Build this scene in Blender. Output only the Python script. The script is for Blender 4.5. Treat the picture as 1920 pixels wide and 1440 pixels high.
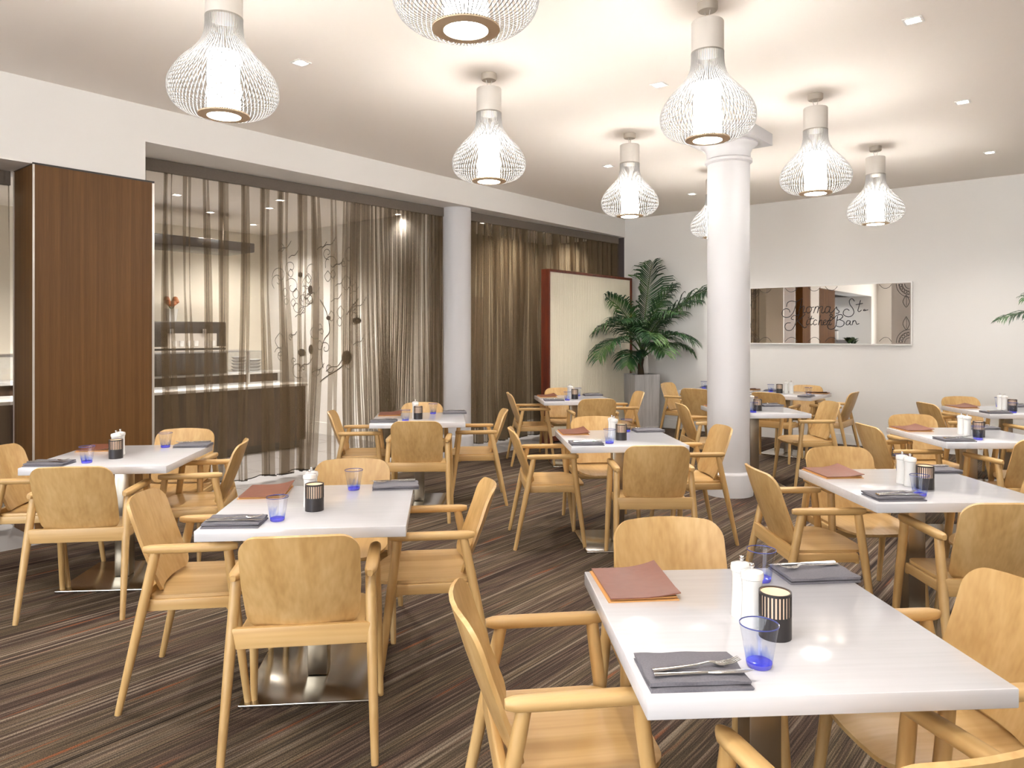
import bpy, math, random
from mathutils import Vector, Matrix
random.seed(7)
PI = math.pi
scene = bpy.context.scene
COL = scene.collection
for o in list(bpy.data.objects):
    bpy.data.objects.remove(o)

# ------------------------------------------------------------------ camera, world, exposure
F_PX, HORIZON, CAM_Z = 1350.0, 624.5, 1.484
cam_d = bpy.data.cameras.new('camera')
cam_d.sensor_width = 36.0
cam_d.lens = F_PX / 1920 * 36.0
cam_d.shift_y = (HORIZON - 720.0) / 1920.0
cam_d.clip_start = 0.05
cam = bpy.data.objects.new('camera', cam_d)
cam.location = (0, 0, CAM_Z)
cam.rotation_euler = (PI / 2, 0, 0)
COL.objects.link(cam)
scene.camera = cam

world = bpy.data.worlds.new('world')
scene.world = world
world.use_nodes = True
world.node_tree.nodes['Background'].inputs[0].default_value = (0.9, 0.92, 1.0, 1)
world.node_tree.nodes['Background'].inputs[1].default_value = 0.02

scene.view_settings.view_transform = 'Standard'
scene.view_settings.look = 'None'
scene.view_settings.gamma = 1.0
scene.view_settings.use_curve_mapping = False
scene.view_settings.exposure = 0.70
scene.cycles.max_bounces = 6
scene.cycles.diffuse_bounces = 4
scene.cycles.glossy_bounces = 3
scene.cycles.transmission_bounces = 4
scene.cycles.transparent_max_bounces = 28
scene.cycles.adaptive_threshold = 0.1
scene.cycles.use_light_tree = False
scene.cycles.sample_clamp_indirect = 6.0

SPOT_W = 88.0        # main hall downlights
PEND_E = 38.0         # pendant diffuser emission
KITCHEN_W = 195.0      # downlights of the room behind the curtain
LAMP_COL = (1.0, 0.95, 0.895)
REAR_FILL_E = 5.8   # emission of the added fill-light windows behind the viewer

CEIL = 3.34
# wall frame: corner C, a runs along the left wall towards the viewer, b along the right wall
TH = math.radians(39.4)
UX, UY = math.sin(TH), math.cos(TH)
CX, CY = 1.849, 11.75


def W(a, b, z=0.0):
    return Vector((CX - a * UX + b * UY, CY - a * UY - b * UX, z))


# ------------------------------------------------------------------ helpers
def srgb(r, g, b):
    def c(v):
        v /= 255.0
        return v / 12.92 if v <= 0.04045 else ((v + 0.055) / 1.055) ** 2.4
    return (c(r), c(g), c(b), 1.0)


class MB:
    """collects geometry for one mesh"""

    def __init__(self):
        self.v, self.f = [], []

    def add(self, vs, fs):
        n = len(self.v)
        self.v += [tuple(p) for p in vs]
        self.f += [tuple(i + n for i in q) for q in fs]
        return self

    def box(self, x0, x1, y0, y1, z0, z1, M=None):
        vs = [Vector((x, y, z)) for z in (z0, z1) for y in (y0, y1) for x in (x0, x1)]
        if M is not None:
            vs = [M @ p for p in vs]
        return self.add(vs, [(0, 2, 3, 1), (4, 5, 7, 6), (0, 1, 5, 4), (2, 6, 7, 3), (0, 4, 6, 2), (1, 3, 7, 5)])

    def rbox(self, x0, x1, y0, y1, z0, z1, r, seg=2, M=None):
        """box with rounded vertical and horizontal edges (stacked rounded rectangles)"""
        prof = []
        for i in range(seg + 1):
            t = PI / 2 * i / seg
            prof.append((z0 + r - r * math.cos(t), r - r * math.sin(t)))
        for i in range(seg + 1):
            t = PI / 2 * i / seg
            prof.append((z1 - r + r * math.sin(t), r - r * math.cos(t)))
        rings = []
        for z, ins in prof:
            ring = []
            for (cx, cy, a0) in ((x1, y1, 0), (x0, y1, 90), (x0, y0, 180), (x1, y0, 270)):
                sx = 1 if cx == x1 else -1
                sy = 1 if cy == y1 else -1
                for k in range(seg + 1):
                    t = math.radians(a0 + 90 * k / seg)
                    rr = r - ins
                    ring.append(Vector((cx - sx * r + rr * math.cos(t), cy - sy * r + rr * math.sin(t), z)))
            rings.append(ring)
        return self.rings(rings, True, M)

    def rings(self, rings, caps=True, M=None, closed=True):
        n = len(rings[0])
        vs = [p for r in rings for p in r]
        if M is not None:
            vs = [M @ Vector(p) for p in vs]
        fs = []
        for i in range(len(rings) - 1):
            for j in range(n if closed else n - 1):
                k = (j + 1) % n
                fs.append((i * n + j, i * n + k, (i + 1) * n + k, (i + 1) * n + j))
        if caps:
            fs.append(tuple(range(n))[::-1])
            fs.append(tuple((len(rings) - 1) * n + j for j in range(n)))
        return self.add(vs, fs)

    def lathe(self, prof, seg=24, M=None, caps=True):
        rings = [[Vector((r * math.cos(2 * PI * k / seg), r * math.sin(2 * PI * k / seg), z)) for k in range(seg)]
                 for r, z in prof]
        return self.rings(rings, caps, M)

    def tube(self, pts, rad, seg=8, flat=1.0, up=None, M=None):
        pts = [Vector(p) for p in pts]
        n = len(pts)
        if not hasattr(rad, '__len__'):
            rad = [rad] * n
        rings = []
        for i, p in enumerate(pts):
            t = (pts[min(i + 1, n - 1)] - pts[max(i - 1, 0)]).normalized()
            ref = Vector(up) if up is not None else (Vector((0, 0, 1)) if abs(t.z) < 0.9 else Vector((1, 0, 0)))
            s = t.cross(ref).normalized()
            q = s.cross(t).normalized()
            rings.append([p + s * (rad[i] * math.cos(2 * PI * k / seg)) + q * (rad[i] * flat * math.sin(2 * PI * k / seg))
                          for k in range(seg)])
        return self.rings(rings, True, M)

    def build(self, name, mat, parent=None, smooth=40, kind=None):
        me = bpy.data.meshes.new(name)
        me.from_pydata(self.v, [], self.f)
        me.update()
        if mat is not None:
            me.materials.append(mat)
        if smooth:
            me.shade_smooth()
            me.set_sharp_from_angle(angle=math.radians(smooth))
        return obj(name, me, parent, kind)


def obj(name, me, parent=None, kind=None):
    o = bpy.data.objects.new(name, me)
    COL.objects.link(o)
    if parent is not None:
        o.parent = parent
    if kind:
        o['kind'] = kind
    return o


def tag(o, label, cat=None, group=None, kind=None):
    o['label'] = label
    if cat:
        o['category'] = cat
    if group:
        o['group'] = group
    if kind:
        o['kind'] = kind
    return o


def empty(name, loc=(0, 0, 0), rz=0.0):
    o = bpy.data.objects.new(name, None)
    COL.objects.link(o)
    o.location = loc
    o.rotation_euler = (0, 0, rz)
    o.empty_display_size = 0.1
    return o


def copy_tree(o, parent=None):
    c = o.copy()
    COL.objects.link(c)
    c.parent = parent
    for ch in list(o.children):
        copy_tree(ch, c)
    return c


def smooth_path(pts, k=4):
    """Catmull-Rom through the points"""
    P = [Vector(p) for p in pts]
    out = []
    for i in range(len(P) - 1):
        p0, p1, p2, p3 = P[max(i - 1, 0)], P[i], P[i + 1], P[min(i + 2, len(P) - 1)]
        for j in range(k):
            t = j / k
            out.append(0.5 * ((2 * p1) + (p2 - p0) * t + (2 * p0 - 5 * p1 + 4 * p2 - p3) * t * t
                              + (3 * p1 - p0 - 3 * p2 + p3) * t ** 3))
    out.append(P[-1])
    return out


def panel(outline, fmap, thick, rings=5):
    """thin shaped sheet: outline in 2D, fmap(x,y)->(pos, normal); returns MB"""
    n = len(outline)
    cx = sum(p[0] for p in outline) / n
    cy = sum(p[1] for p in outline) / n
    m = MB()
    front, back = [], []
    sc = [1.0 - (k / rings) for k in range(rings)]
    for s in sc:
        for (x, y) in outline:
            pos, nor = fmap(cx + (x - cx) * s, cy + (y - cy) * s)
            front.append(pos + nor * thick / 2)
            back.append(pos - nor * thick / 2)
    pos, nor = fmap(cx, cy)
    front.append(pos + nor * thick / 2)
    back.append(pos - nor * thick / 2)
    N = len(front)
    fs = []
    for k in range(rings - 1):
        for j in range(n):
            j2 = (j + 1) % n
            q = (k * n + j, k * n + j2, (k + 1) * n + j2, (k + 1) * n + j)
            fs.append(q)
            fs.append(tuple(i + N for i in q[::-1]))
    for j in range(n):
        j2 = (j + 1) % n
        q = ((rings - 1) * n + j, (rings - 1) * n + j2, N - 1)
        fs.append(q)
        fs.append(tuple(i + N for i in q[::-1]))
        fs.append((j2, j, j + N, j2 + N))
    return m.add(front + back, fs)


def rrect(x0, x1, y0, y1, radii, seg=6):
    """rounded rectangle outline, radii = (x1y1, x0y1, x0y0, x1y0)"""
    out = []
    for (cx, cy, a0, r) in ((x1, y1, 0, radii[0]), (x0, y1, 90, radii[1]), (x0, y0, 180, radii[2]), (x1, y0, 270, radii[3])):
        sx = 1 if cx == x1 else -1
        sy = 1 if cy == y1 else -1
        for k in range(seg + 1):
            t = math.radians(a0 + 90 * k / seg)
            out.append((cx - sx * r + r * math.cos(t), cy - sy * r + r * math.sin(t)))
    res = []
    for i, p in enumerate(out):      # add points along long straight runs
        q = out[(i + 1) % len(out)]
        res.append(p)
        d = math.hypot(q[0] - p[0], q[1] - p[1])
        m = int(d / 0.05)
        for j in range(1, m):
            res.append((p[0] + (q[0] - p[0]) * j / m, p[1] + (q[1] - p[1]) * j / m))
    return res


# ------------------------------------------------------------------ materials
def new_mat(name):
    m = bpy.data.materials.new(name)
    m.use_nodes = True
    nt = m.node_tree
    return m, nt, nt.nodes['Principled BSDF']


def plain(name, col, rough=0.5, metal=0.0, noise=0.0, nscale=8.0, bump=0.0, spec=0.5, coat=0.0):
    m, nt, p = new_mat(name)
    p.inputs['Base Color'].default_value = col
    p.inputs['Roughness'].default_value = rough
    p.inputs['Metallic'].default_value = metal
    p.inputs['Specular IOR Level'].default_value = spec
    p.inputs['Coat Weight'].default_value = coat
    if noise or bump:
        tc = nt.nodes.new('ShaderNodeTexCoord')
        nz = nt.nodes.new('ShaderNodeTexNoise')
        nz.inputs['Scale'].default_value = nscale
        nz.inputs['Detail'].default_value = 1
        nt.links.new(tc.outputs['Object'], nz.inputs['Vector'])
        if noise:
            mx = nt.nodes.new('ShaderNodeMixRGB')
            mx.inputs[1].default_value = tuple(c * (1 - noise) for c in col[:3]) + (1,)
            mx.inputs[2].default_value = tuple(min(1, c * (1 + noise)) for c in col[:3]) + (1,)
            nt.links.new(nz.outputs['Fac'], mx.inputs[0])
            nt.links.new(mx.outputs[0], p.inputs['Base Color'])
        if bump:
            b = nt.nodes.new('ShaderNodeBump')
            b.inputs['Strength'].default_value = bump
            b.inputs['Distance'].default_value = 0.002
            nt.links.new(nz.outputs['Fac'], b.inputs['Height'])
            nt.links.new(b.outputs[0], p.inputs['Normal'])
    return m


def emit(name, col, strength, sampled=False):
    m, nt, p = new_mat(name)
    p.inputs['Base Color'].default_value = (0.8, 0.8, 0.8, 1)
    p.inputs['Emission Color'].default_value = col
    p.inputs['Emission Strength'].default_value = strength
    if not sampled:
        m.cycles.emission_sampling = 'NONE'
    return m


def wood(name, dark, mid, light, scale=(14, 14, 1.6), rough=0.42, fine=70.0, coat=0.15, rand=0.12):
    """straight grained timber: stretched noise over object coordinates"""
    m, nt, p = new_mat(name)
    N, L = nt.nodes, nt.links
    tc = N.new('ShaderNodeTexCoord')
    oi = N.new('ShaderNodeObjectInfo')
    mp = N.new('ShaderNodeMapping')
    mp.inputs['Scale'].default_value = scale
    add = N.new('ShaderNodeVectorMath'); add.operation = 'ADD'
    mul = N.new('ShaderNodeMath'); mul.operation = 'MULTIPLY'; mul.inputs[1].default_value = 37.0
    L.new(oi.outputs['Random'], mul.inputs[0])
    L.new(tc.outputs['Object'], mp.inputs['Vector'])
    L.new(mp.outputs[0], add.inputs[0])
    L.new(mul.outputs[0], add.inputs[1])
    n1 = N.new('ShaderNodeTexNoise'); n1.inputs['Scale'].default_value = 0.9; n1.inputs['Detail'].default_value = 2
    n1.inputs['Distortion'].default_value = 0.6
    n2 = N.new('ShaderNodeTexNoise'); n2.inputs['Scale'].default_value = fine / 14.0; n2.inputs['Detail'].default_value = 1
    L.new(add.outputs[0], n1.inputs['Vector'])
    L.new(add.outputs[0], n2.inputs['Vector'])
    mix = N.new('ShaderNodeMath'); mix.operation = 'MULTIPLY_ADD'
    mix.inputs[1].default_value = 0.35
    L.new(n2.outputs['Fac'], mix.inputs[0])
    sc = N.new('ShaderNodeMath'); sc.operation = 'MULTIPLY'; sc.inputs[1].default_value = 0.65
    L.new(n1.outputs['Fac'], sc.inputs[0])
    L.new(sc.outputs[0], mix.inputs[2])
    cr = N.new('ShaderNodeValToRGB')
    e = cr.color_ramp.elements
    e[0].position, e[0].color = 0.34, dark
    e[1].position, e[1].color = 0.66, light
    k = e.new(0.5); k.color = mid
    L.new(mix.outputs[0], cr.inputs[0])
    hsv = N.new('ShaderNodeHueSaturation')
    vr = N.new('ShaderNodeMapRange')
    vr.inputs['To Min'].default_value = 1 - rand
    vr.inputs['To Max'].default_value = 1 + rand * 0.6
    L.new(oi.outputs['Random'], vr.inputs['Value'])
    L.new(vr.outputs[0], hsv.inputs['Value'])
    L.new(cr.outputs[0], hsv.inputs['Color'])
    L.new(hsv.outputs[0], p.inputs['Base Color'])
    p.inputs['Roughness'].default_value = rough
    p.inputs['Coat Weight'].default_value = coat
    p.inputs['Coat Roughness'].default_value = 0.3
    return m


B_D, B_M, B_L = srgb(184, 146, 90), srgb(198, 161, 105), srgb(208, 174, 120)
M = {}
M['beech_z'] = wood('beech_upright', B_D, B_M, B_L, (13, 13, 0.55))
M['beech_y'] = wood('beech_lengthwise', B_D, B_M, B_L, (13, 0.55, 13))
M['beech_x'] = wood('beech_crosswise', B_D, B_M, B_L, (0.55, 13, 13))
M['veneer'] = wood('brown_veneer', srgb(86, 57, 28), srgb(96, 65, 33), srgb(108, 75, 40), (30, 30, 0.5), 0.5, 160, 0.0, 0.02)
M['veneer'].node_tree.nodes['Principled BSDF'].inputs['Specular IOR Level'].default_value = 0.3
M['veneer_matt'] = wood('matt_brown_veneer', srgb(84, 54, 24), srgb(98, 64, 30), srgb(112, 76, 38), (30, 30, 0.5), 0.75, 160, 0.0, 0.02)
M['veneer_matt'].node_tree.nodes['Principled BSDF'].inputs['Specular IOR Level'].default_value = 0.1
M['mahogany'] = wood('mahogany', srgb(74, 26, 12), srgb(98, 38, 18), srgb(118, 50, 24), (20, 20, 1.2), 0.35, 90, 0.2, 0.02)
M['counter_wood'] = wood('counter_wood', srgb(46, 32, 22), srgb(66, 47, 33), srgb(84, 62, 46), (9, 9, 0.8), 0.45, 60, 0.1, 0.02)
M['wall'] = plain('wall_paint', srgb(232, 229, 225), 0.7, noise=0.012, nscale=1.5, bump=0.05, spec=0.3)
M['ceiling'] = plain('ceiling_paint', srgb(252, 245, 237), 0.8, noise=0.01, nscale=1.0, spec=0.2)
M['column'] = plain('column_paint', srgb(200, 198, 199), 0.5, noise=0.008, nscale=2.0, spec=0.4)
M['cream'] = plain('cream_wall', srgb(234, 227, 212), 0.7, noise=0.02, nscale=1.2)
M['darkwall'] = plain('dark_wall', srgb(70, 62, 62), 0.7, noise=0.05, nscale=3)
M['dimwall'] = plain('dim_wall', srgb(128, 116, 98), 0.75, noise=0.06, nscale=2)
M['white'] = plain('white_enamel', srgb(238, 236, 232), 0.35, noise=0.008, nscale=20)
M['pend'] = plain('pendant_enamel', srgb(226, 220, 212), 0.45, noise=0.006, nscale=20)
M['rib'] = plain('pendant_rib', srgb(142, 140, 138), 0.4, noise=0.006, nscale=20)
M['canopy'] = plain('canopy_grey', srgb(176, 166, 152), 0.45, noise=0.02, nscale=20)
M['steel'] = plain('brushed_steel', srgb(196, 192, 184), 0.2, 1.0, noise=0.06, nscale=14)
M['post'] = plain('pedestal_steel', srgb(178, 170, 156), 0.28, 1.0, noise=0.06, nscale=14)
M['cutlery'] = plain('polished_steel', srgb(222, 222, 224), 0.14, 1.0, noise=0.02, nscale=40)
M['china'] = plain('white_china', srgb(226, 225, 222), 0.12, noise=0.005, nscale=30, coat=0.4)
M['napkin'] = plain('grey_linen', srgb(112, 110, 116), 0.85, noise=0.16, nscale=260, bump=0.4, spec=0.2)
M['leather'] = plain('brown_leather', srgb(118, 68, 50), 0.42, noise=0.12, nscale=30, bump=0.25)
M['page'] = plain('menu_page', srgb(206, 152, 92), 0.6, noise=0.05, nscale=40)
M['black'] = plain('black_metal', srgb(44, 40, 40), 0.4, noise=0.05, nscale=40)
M['dark'] = plain('dark_plastic', srgb(40, 36, 34), 0.35, noise=0.05, nscale=20)
M['ink'] = plain('black_ink', srgb(30, 24, 24), 0.6, noise=0.02, nscale=50)
M['soil'] = plain('soil', srgb(46, 34, 26), 0.95, noise=0.3, nscale=60, bump=0.6)
M['trunk'] = plain('palm_trunk', srgb(74, 58, 40), 0.8, noise=0.3, nscale=30, bump=0.5)
M['planter'] = wood('limed_planter', srgb(176, 172, 170), srgb(196, 192, 190), srgb(210, 206, 204), (24, 24, 0.8), 0.6, 90, 0.0, 0.02)
M['header'] = plain('curtain_tape', srgb(104, 94, 84), 0.85, noise=0.12, nscale=60)
M['alu'] = plain('anodised_trim', srgb(214, 208, 200), 0.35, 0.6, noise=0.02, nscale=30)
M['pend_glow'] = emit('pendant_glow', (1.0, 0.965, 0.92, 1), PEND_E, True)
M['spot_glow'] = emit('downlight_glow', (1.0, 0.94, 0.84, 1), 26.0)
M['flame'] = emit('candle_flame', (1.0, 0.72, 0.36, 1), 9.0)
M['frost'] = emit('candle_liner', (1.0, 0.72, 0.5, 1), 0.35)  # candle glow put into the liner as its own emission
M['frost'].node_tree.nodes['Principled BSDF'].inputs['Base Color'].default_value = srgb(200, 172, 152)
M['ringwood'] = plain('pendant_ring', srgb(226, 202, 170), 0.5, noise=0.03, nscale=30)
M['blue_wall'] = plain('pale_blue_wall', srgb(196, 214, 232), 0.6, noise=0.03, nscale=3)
M['blue'] = plain('blue_print', srgb(72, 96, 170), 0.5, noise=0.05, nscale=10)
M['orange'] = plain('terracotta', srgb(190, 112, 62), 0.6, noise=0.1, nscale=30)

# mirror
m, nt, p = new_mat('mirror_glass')
p.inputs['Base Color'].default_value = srgb(232, 224, 214)
p.inputs['Metallic'].default_value = 1.0
p.inputs['Roughness'].default_value = 0.015
M['mirror'] = m


def tabletop_mat():
    m, nt, p = new_mat('white_laminate')
    N, L = nt.nodes, nt.links
    tc = N.new('ShaderNodeTexCoord')
    mp = N.new('ShaderNodeMapping'); mp.inputs['Scale'].default_value = (2.0, 40, 40)
    nz = N.new('ShaderNodeTexNoise'); nz.inputs['Scale'].default_value = 1.6; nz.inputs['Detail'].default_value = 4
    cr = N.new('ShaderNodeValToRGB')
    cr.color_ramp.elements[0].position, cr.color_ramp.elements[0].color = 0.35, srgb(207, 206, 209)
    cr.color_ramp.elements[1].position, cr.color_ramp.elements[1].color = 0.6, srgb(211, 210, 213)
    L.new(tc.outputs['Object'], mp.inputs[0]); L.new(mp.outputs[0], nz.inputs['Vector'])
    L.new(nz.outputs['Fac'], cr.inputs[0]); L.new(cr.outputs[0], p.inputs['Base Color'])
    p.inputs['Roughness'].default_value = 0.13
    return m


M['table'] = tabletop_mat()


def carpet_mat():
    m, nt, p = new_mat('striped_carpet')
    N, L = nt.nodes, nt.links
    tc = N.new('ShaderNodeTexCoord')
    rot = N.new('ShaderNodeMapping')
    rot.inputs['Rotation'].default_value = (0, 0, -(PI / 2 - TH))
    L.new(tc.outputs['Object'], rot.inputs[0])

    def streak(sx, sy, off, detail=2):
        mp = N.new('ShaderNodeMapping')
        mp.inputs['Scale'].default_value = (sx, sy, 1)
        mp.inputs['Location'].default_value = (off, off * 1.7, 0)
        nz = N.new('ShaderNodeTexNoise')
        nz.inputs['Scale'].default_value = 1.0
        nz.inputs['Detail'].default_value = detail
        nz.inputs['Roughness'].default_value = 0.6
        L.new(rot.outputs[0], mp.inputs[0])
        L.new(mp.outputs[0], nz.inputs['Vector'])
        return nz.outputs['Fac']

    def ramp(src, stops):
        cr = N.new('ShaderNodeValToRGB')
        el = cr.color_ramp.elements
        el[0].position, el[0].color = stops[0]
        el[1].position, el[1].color = stops[-1]
        for pos, c in stops[1:-1]:
            el.new(pos).color = c
        L.new(src, cr.inputs[0])
        return cr.outputs[0]

    def mixc(fac, a, b, mode='MIX', f=1.0):
        mx = N.new('ShaderNodeMixRGB'); mx.blend_type = mode
        if fac is None:
            mx.inputs[0].default_value = f
        else:
            L.new(fac, mx.inputs[0])
        L.new(a, mx.inputs[1])
        if isinstance(b, tuple):
            mx.inputs[2].default_value = b
        else:
            L.new(b, mx.inputs[2])
        return mx.outputs[0]
    base = ramp(streak(0.35, 7.0, 3.1, 3), [(0.30, srgb(74, 62, 56)), (0.45, srgb(104, 90, 82)), (0.55, srgb(113, 103, 87)), (0.68, srgb(130, 117, 107))])
    fine = ramp(streak(2.2, 120.0, 9.0, 2), [(0.34, srgb(52, 42, 38)), (0.5, srgb(140, 126, 114)), (0.64, srgb(226, 214, 198))])
    c = mixc(None, base, fine, 'OVERLAY', 0.7)
    light = ramp(streak(0.28, 34.0, 21.0, 1), [(0.58, (0, 0, 0, 1)), (0.74, (0.75, 0.75, 0.75, 1))])
    c = mixc(light, c, srgb(172, 156, 138))
    dark = ramp(streak(0.16, 11.0, 40.0, 1), [(0.675, (0, 0, 0, 1)), (0.695, (0.9, 0.9, 0.9, 1)), (0.71, (0.9, 0.9, 0.9, 1)), (0.73, (0, 0, 0, 1))])
    c = mixc(dark, c, srgb(34, 26, 24))
    dark2 = ramp(streak(0.35, 60.0, 77.0, 1), [(0.60, (0, 0, 0, 1)), (0.74, (0.7, 0.7, 0.7, 1))])
    c = mixc(dark2, c, srgb(58, 46, 40))
    rust = ramp(streak(1.6, 26.0, 55.0, 1), [(0.66, (0, 0, 0, 1)), (0.76, (1, 1, 1, 1))])
    c = mixc(rust, c, srgb(150, 92, 60))
    speck = N.new('ShaderNodeTexNoise'); speck.inputs['Scale'].default_value = 260; speck.inputs['Detail'].default_value = 2
    L.new(tc.outputs['Object'], speck.inputs['Vector'])
    sp = ramp(speck.outputs['Fac'], [(0.35, srgb(70, 70, 70)), (0.65, srgb(190, 190, 190))])
    c = mixc(None, c, sp, 'OVERLAY', 0.7)
    L.new(c, p.inputs['Base Color'])
    p.inputs['Roughness'].default_value = 0.95
    p.inputs['Specular IOR Level'].default_value = 0.15
    b = N.new('ShaderNodeBump'); b.inputs['Strength'].default_value = 0.5; b.inputs['Distance'].default_value = 0.004
    L.new(speck.outputs['Fac'], b.inputs['Height'])
    L.new(b.outputs[0], p.inputs['Normal'])
    return m


M['carpet'] = carpet_mat()
M['tile'] = plain('grey_floor_tile', srgb(150, 147, 146), 0.3, noise=0.10, nscale=2.5)
M['grout'] = plain('grout', srgb(120, 117, 114), 0.9, noise=0.05, nscale=20)


def sheer_mat(name, col, trans):
    m, nt, p = new_mat(name)
    N, L = nt.nodes, nt.links
    nt.nodes.remove(p)
    out = N['Material Output']
    tr = N.new('ShaderNodeBsdfTransparent'); tr.inputs[0].default_value = (1.0, 0.975, 0.94, 1)
    df = N.new('ShaderNodeBsdfDiffuse'); df.inputs[0].default_value = col
    tl = N.new('ShaderNodeBsdfTranslucent'); tl.inputs[0].default_value = col
    mx = N.new('ShaderNodeMixShader'); mx.inputs[0].default_value = 0.45
    L.new(df.outputs[0], mx.inputs[1]); L.new(tl.outputs[0], mx.inputs[2])
    tc = N.new('ShaderNodeTexCoord')
    nz = N.new('ShaderNodeTexNoise'); nz.inputs['Scale'].default_value = 420
    L.new(tc.outputs['Object'], nz.inputs['Vector'])
    mr = N.new('ShaderNodeMapRange')
    mr.inputs['To Min'].default_value = trans - 0.08
    mr.inputs['To Max'].default_value = trans + 0.08
    L.new(nz.outputs['Fac'], mr.inputs['Value'])
    m2 = N.new('ShaderNodeMixShader')
    L.new(mr.outputs[0], m2.inputs[0])
    L.new(mx.outputs[0], m2.inputs[1]); L.new(tr.outputs[0], m2.inputs[2])
    L.new(m2.outputs[0], out.inputs['Surface'])
    return m


M['sheer'] = sheer_mat('sheer_voile', srgb(106, 93, 74), 0.66)
M['sheer_dense'] = sheer_mat('sheer_voile_lined', srgb(138, 122, 98), 0.40)


def glass_mat():
    """thin blown glass, clear above and cobalt towards the foot with blue streaks"""
    m, nt, p = new_mat('blue_glass')
    N, L = nt.nodes, nt.links
    nt.nodes.remove(p)
    out = N['Material Output']
    tc = N.new('ShaderNodeTexCoord')
    sep = N.new('ShaderNodeSeparateXYZ'); L.new(tc.outputs['Object'], sep.inputs[0])
    zr = N.new('ShaderNodeMapRange'); zr.inputs['From Min'].default_value = 0.0; zr.inputs['From Max'].default_value = 0.095
    L.new(sep.outputs['Z'], zr.inputs['Value'])
    mp = N.new('ShaderNodeMapping'); mp.inputs['Scale'].default_value = (28, 28, 9)
    oi = N.new('ShaderNodeObjectInfo')
    L.new(tc.outputs['Object'], mp.inputs[0]); L.new(oi.outputs['Random'], mp.inputs['Location'])
    nz = N.new('ShaderNodeTexNoise'); nz.inputs['Scale'].default_value = 1.4; nz.inputs['Distortion'].default_value = 0.8
    L.new(mp.outputs[0], nz.inputs['Vector'])
    ad = N.new('ShaderNodeMath'); ad.operation = 'MULTIPLY_ADD'; ad.inputs[1].default_value = 1.3; ad.inputs[2].default_value = -0.52
    L.new(nz.outputs['Fac'], ad.inputs[0])
    sm = N.new('ShaderNodeMath'); sm.operation = 'ADD'
    L.new(zr.outputs[0], sm.inputs[0]); L.new(ad.outputs[0], sm.inputs[1])
    cr = N.new('ShaderNodeValToRGB')
    e = cr.color_ramp.elements
    e[0].position, e[0].color = 0.05, srgb(120, 128, 240)
    e[1].position, e[1].color = 0.6, srgb(246, 248, 254)
    e.new(0.25).color = srgb(190, 204, 252)
    L.new(sm.outputs[0], cr.inputs[0])
    tr = N.new('ShaderNodeBsdfTransparent'); L.new(cr.outputs[0], tr.inputs[0])
    gl = N.new('ShaderNodeBsdfGlossy'); gl.inputs['Roughness'].default_value = 0.03
    lw = N.new('ShaderNodeLayerWeight'); lw.inputs['Blend'].default_value = 0.5
    fr = N.new('ShaderNodeMath'); fr.operation = 'POWER'; fr.inputs[1].default_value = 4.0
    L.new(lw.outputs['Facing'], fr.inputs[0])
    fs_ = N.new('ShaderNodeMath'); fs_.operation = 'MULTIPLY_ADD'; fs_.inputs[1].default_value = 0.35; fs_.inputs[2].default_value = 0.03
    L.new(fr.outputs[0], fs_.inputs[0])
    fr = fs_
    mx = N.new('ShaderNodeMixShader')
    L.new(fr.outputs[0], mx.inputs[0]); L.new(tr.outputs[0], mx.inputs[1]); L.new(gl.outputs[0], mx.inputs[2])
    L.new(mx.outputs[0], out.inputs['Surface'])
    return m


M['glass'] = glass_mat()
M['glass_rim'] = plain('blue_glass_rim', srgb(70, 78, 140), 0.1, noise=0.05, nscale=40)
M['glass_foot'] = plain('cobalt_glass_foot', srgb(98, 96, 206), 0.1, noise=0.2, nscale=60)


def clear_mat():
    m, nt, p = new_mat('clear_glass')
    N, L = nt.nodes, nt.links
    nt.nodes.remove(p)
    out = N['Material Output']
    tr = N.new('ShaderNodeBsdfTransparent'); tr.inputs[0].default_value = (0.93, 0.95, 0.98, 1)
    gl = N.new('ShaderNodeBsdfGlossy'); gl.inputs['Roughness'].default_value = 0.04
    mx = N.new('ShaderNodeMixShader'); mx.inputs[0].default_value = 0.12
    L.new(tr.outputs[0], mx.inputs[1]); L.new(gl.outputs[0], mx.inputs[2])
    L.new(mx.outputs[0], out.inputs['Surface'])
    return m


M['clear'] = clear_mat()


def leaf_mat():
    m, nt, p = new_mat('palm_leaf')
    N, L = nt.nodes, nt.links
    tc = N.new('ShaderNodeTexCoord')
    nz = N.new('ShaderNodeTexNoise'); nz.inputs['Scale'].default_value = 3.5; nz.inputs['Detail'].default_value = 3
    L.new(tc.outputs['Object'], nz.inputs['Vector'])
    cr = N.new('ShaderNodeValToRGB')
    e = cr.color_ramp.elements
    e[0].position, e[0].color = 0.35, srgb(18, 44, 26)
    e[1].position, e[1].color = 0.68, srgb(84, 118, 58)
    e.new(0.52).color = srgb(38, 74, 38)
    L.new(nz.outputs['Fac'], cr.inputs[0]); L.new(cr.outputs[0], p.inputs['Base Color'])
    p.inputs['Roughness'].default_value = 0.42
    return m


M['leaf'] = leaf_mat()
M['stem'] = plain('palm_stem', srgb(70, 92, 46), 0.5, noise=0.2, nscale=20)

# ------------------------------------------------------------------ the setting
ROT_WALL = -TH            # z rotation that maps local +y onto the wall direction u (away from the viewer)


def wall_box(mb, a0, a1, b0, b1, z0, z1):
    vs = [W(a, b, z) for z in (z0, z1) for b in (b0, b1) for a in (a0, a1)]
    return mb.add(vs, [(0, 2, 3, 1), (4, 5, 7, 6), (0, 1, 5, 4), (2, 6, 7, 3), (0, 4, 6, 2), (1, 3, 7, 5)])


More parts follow.
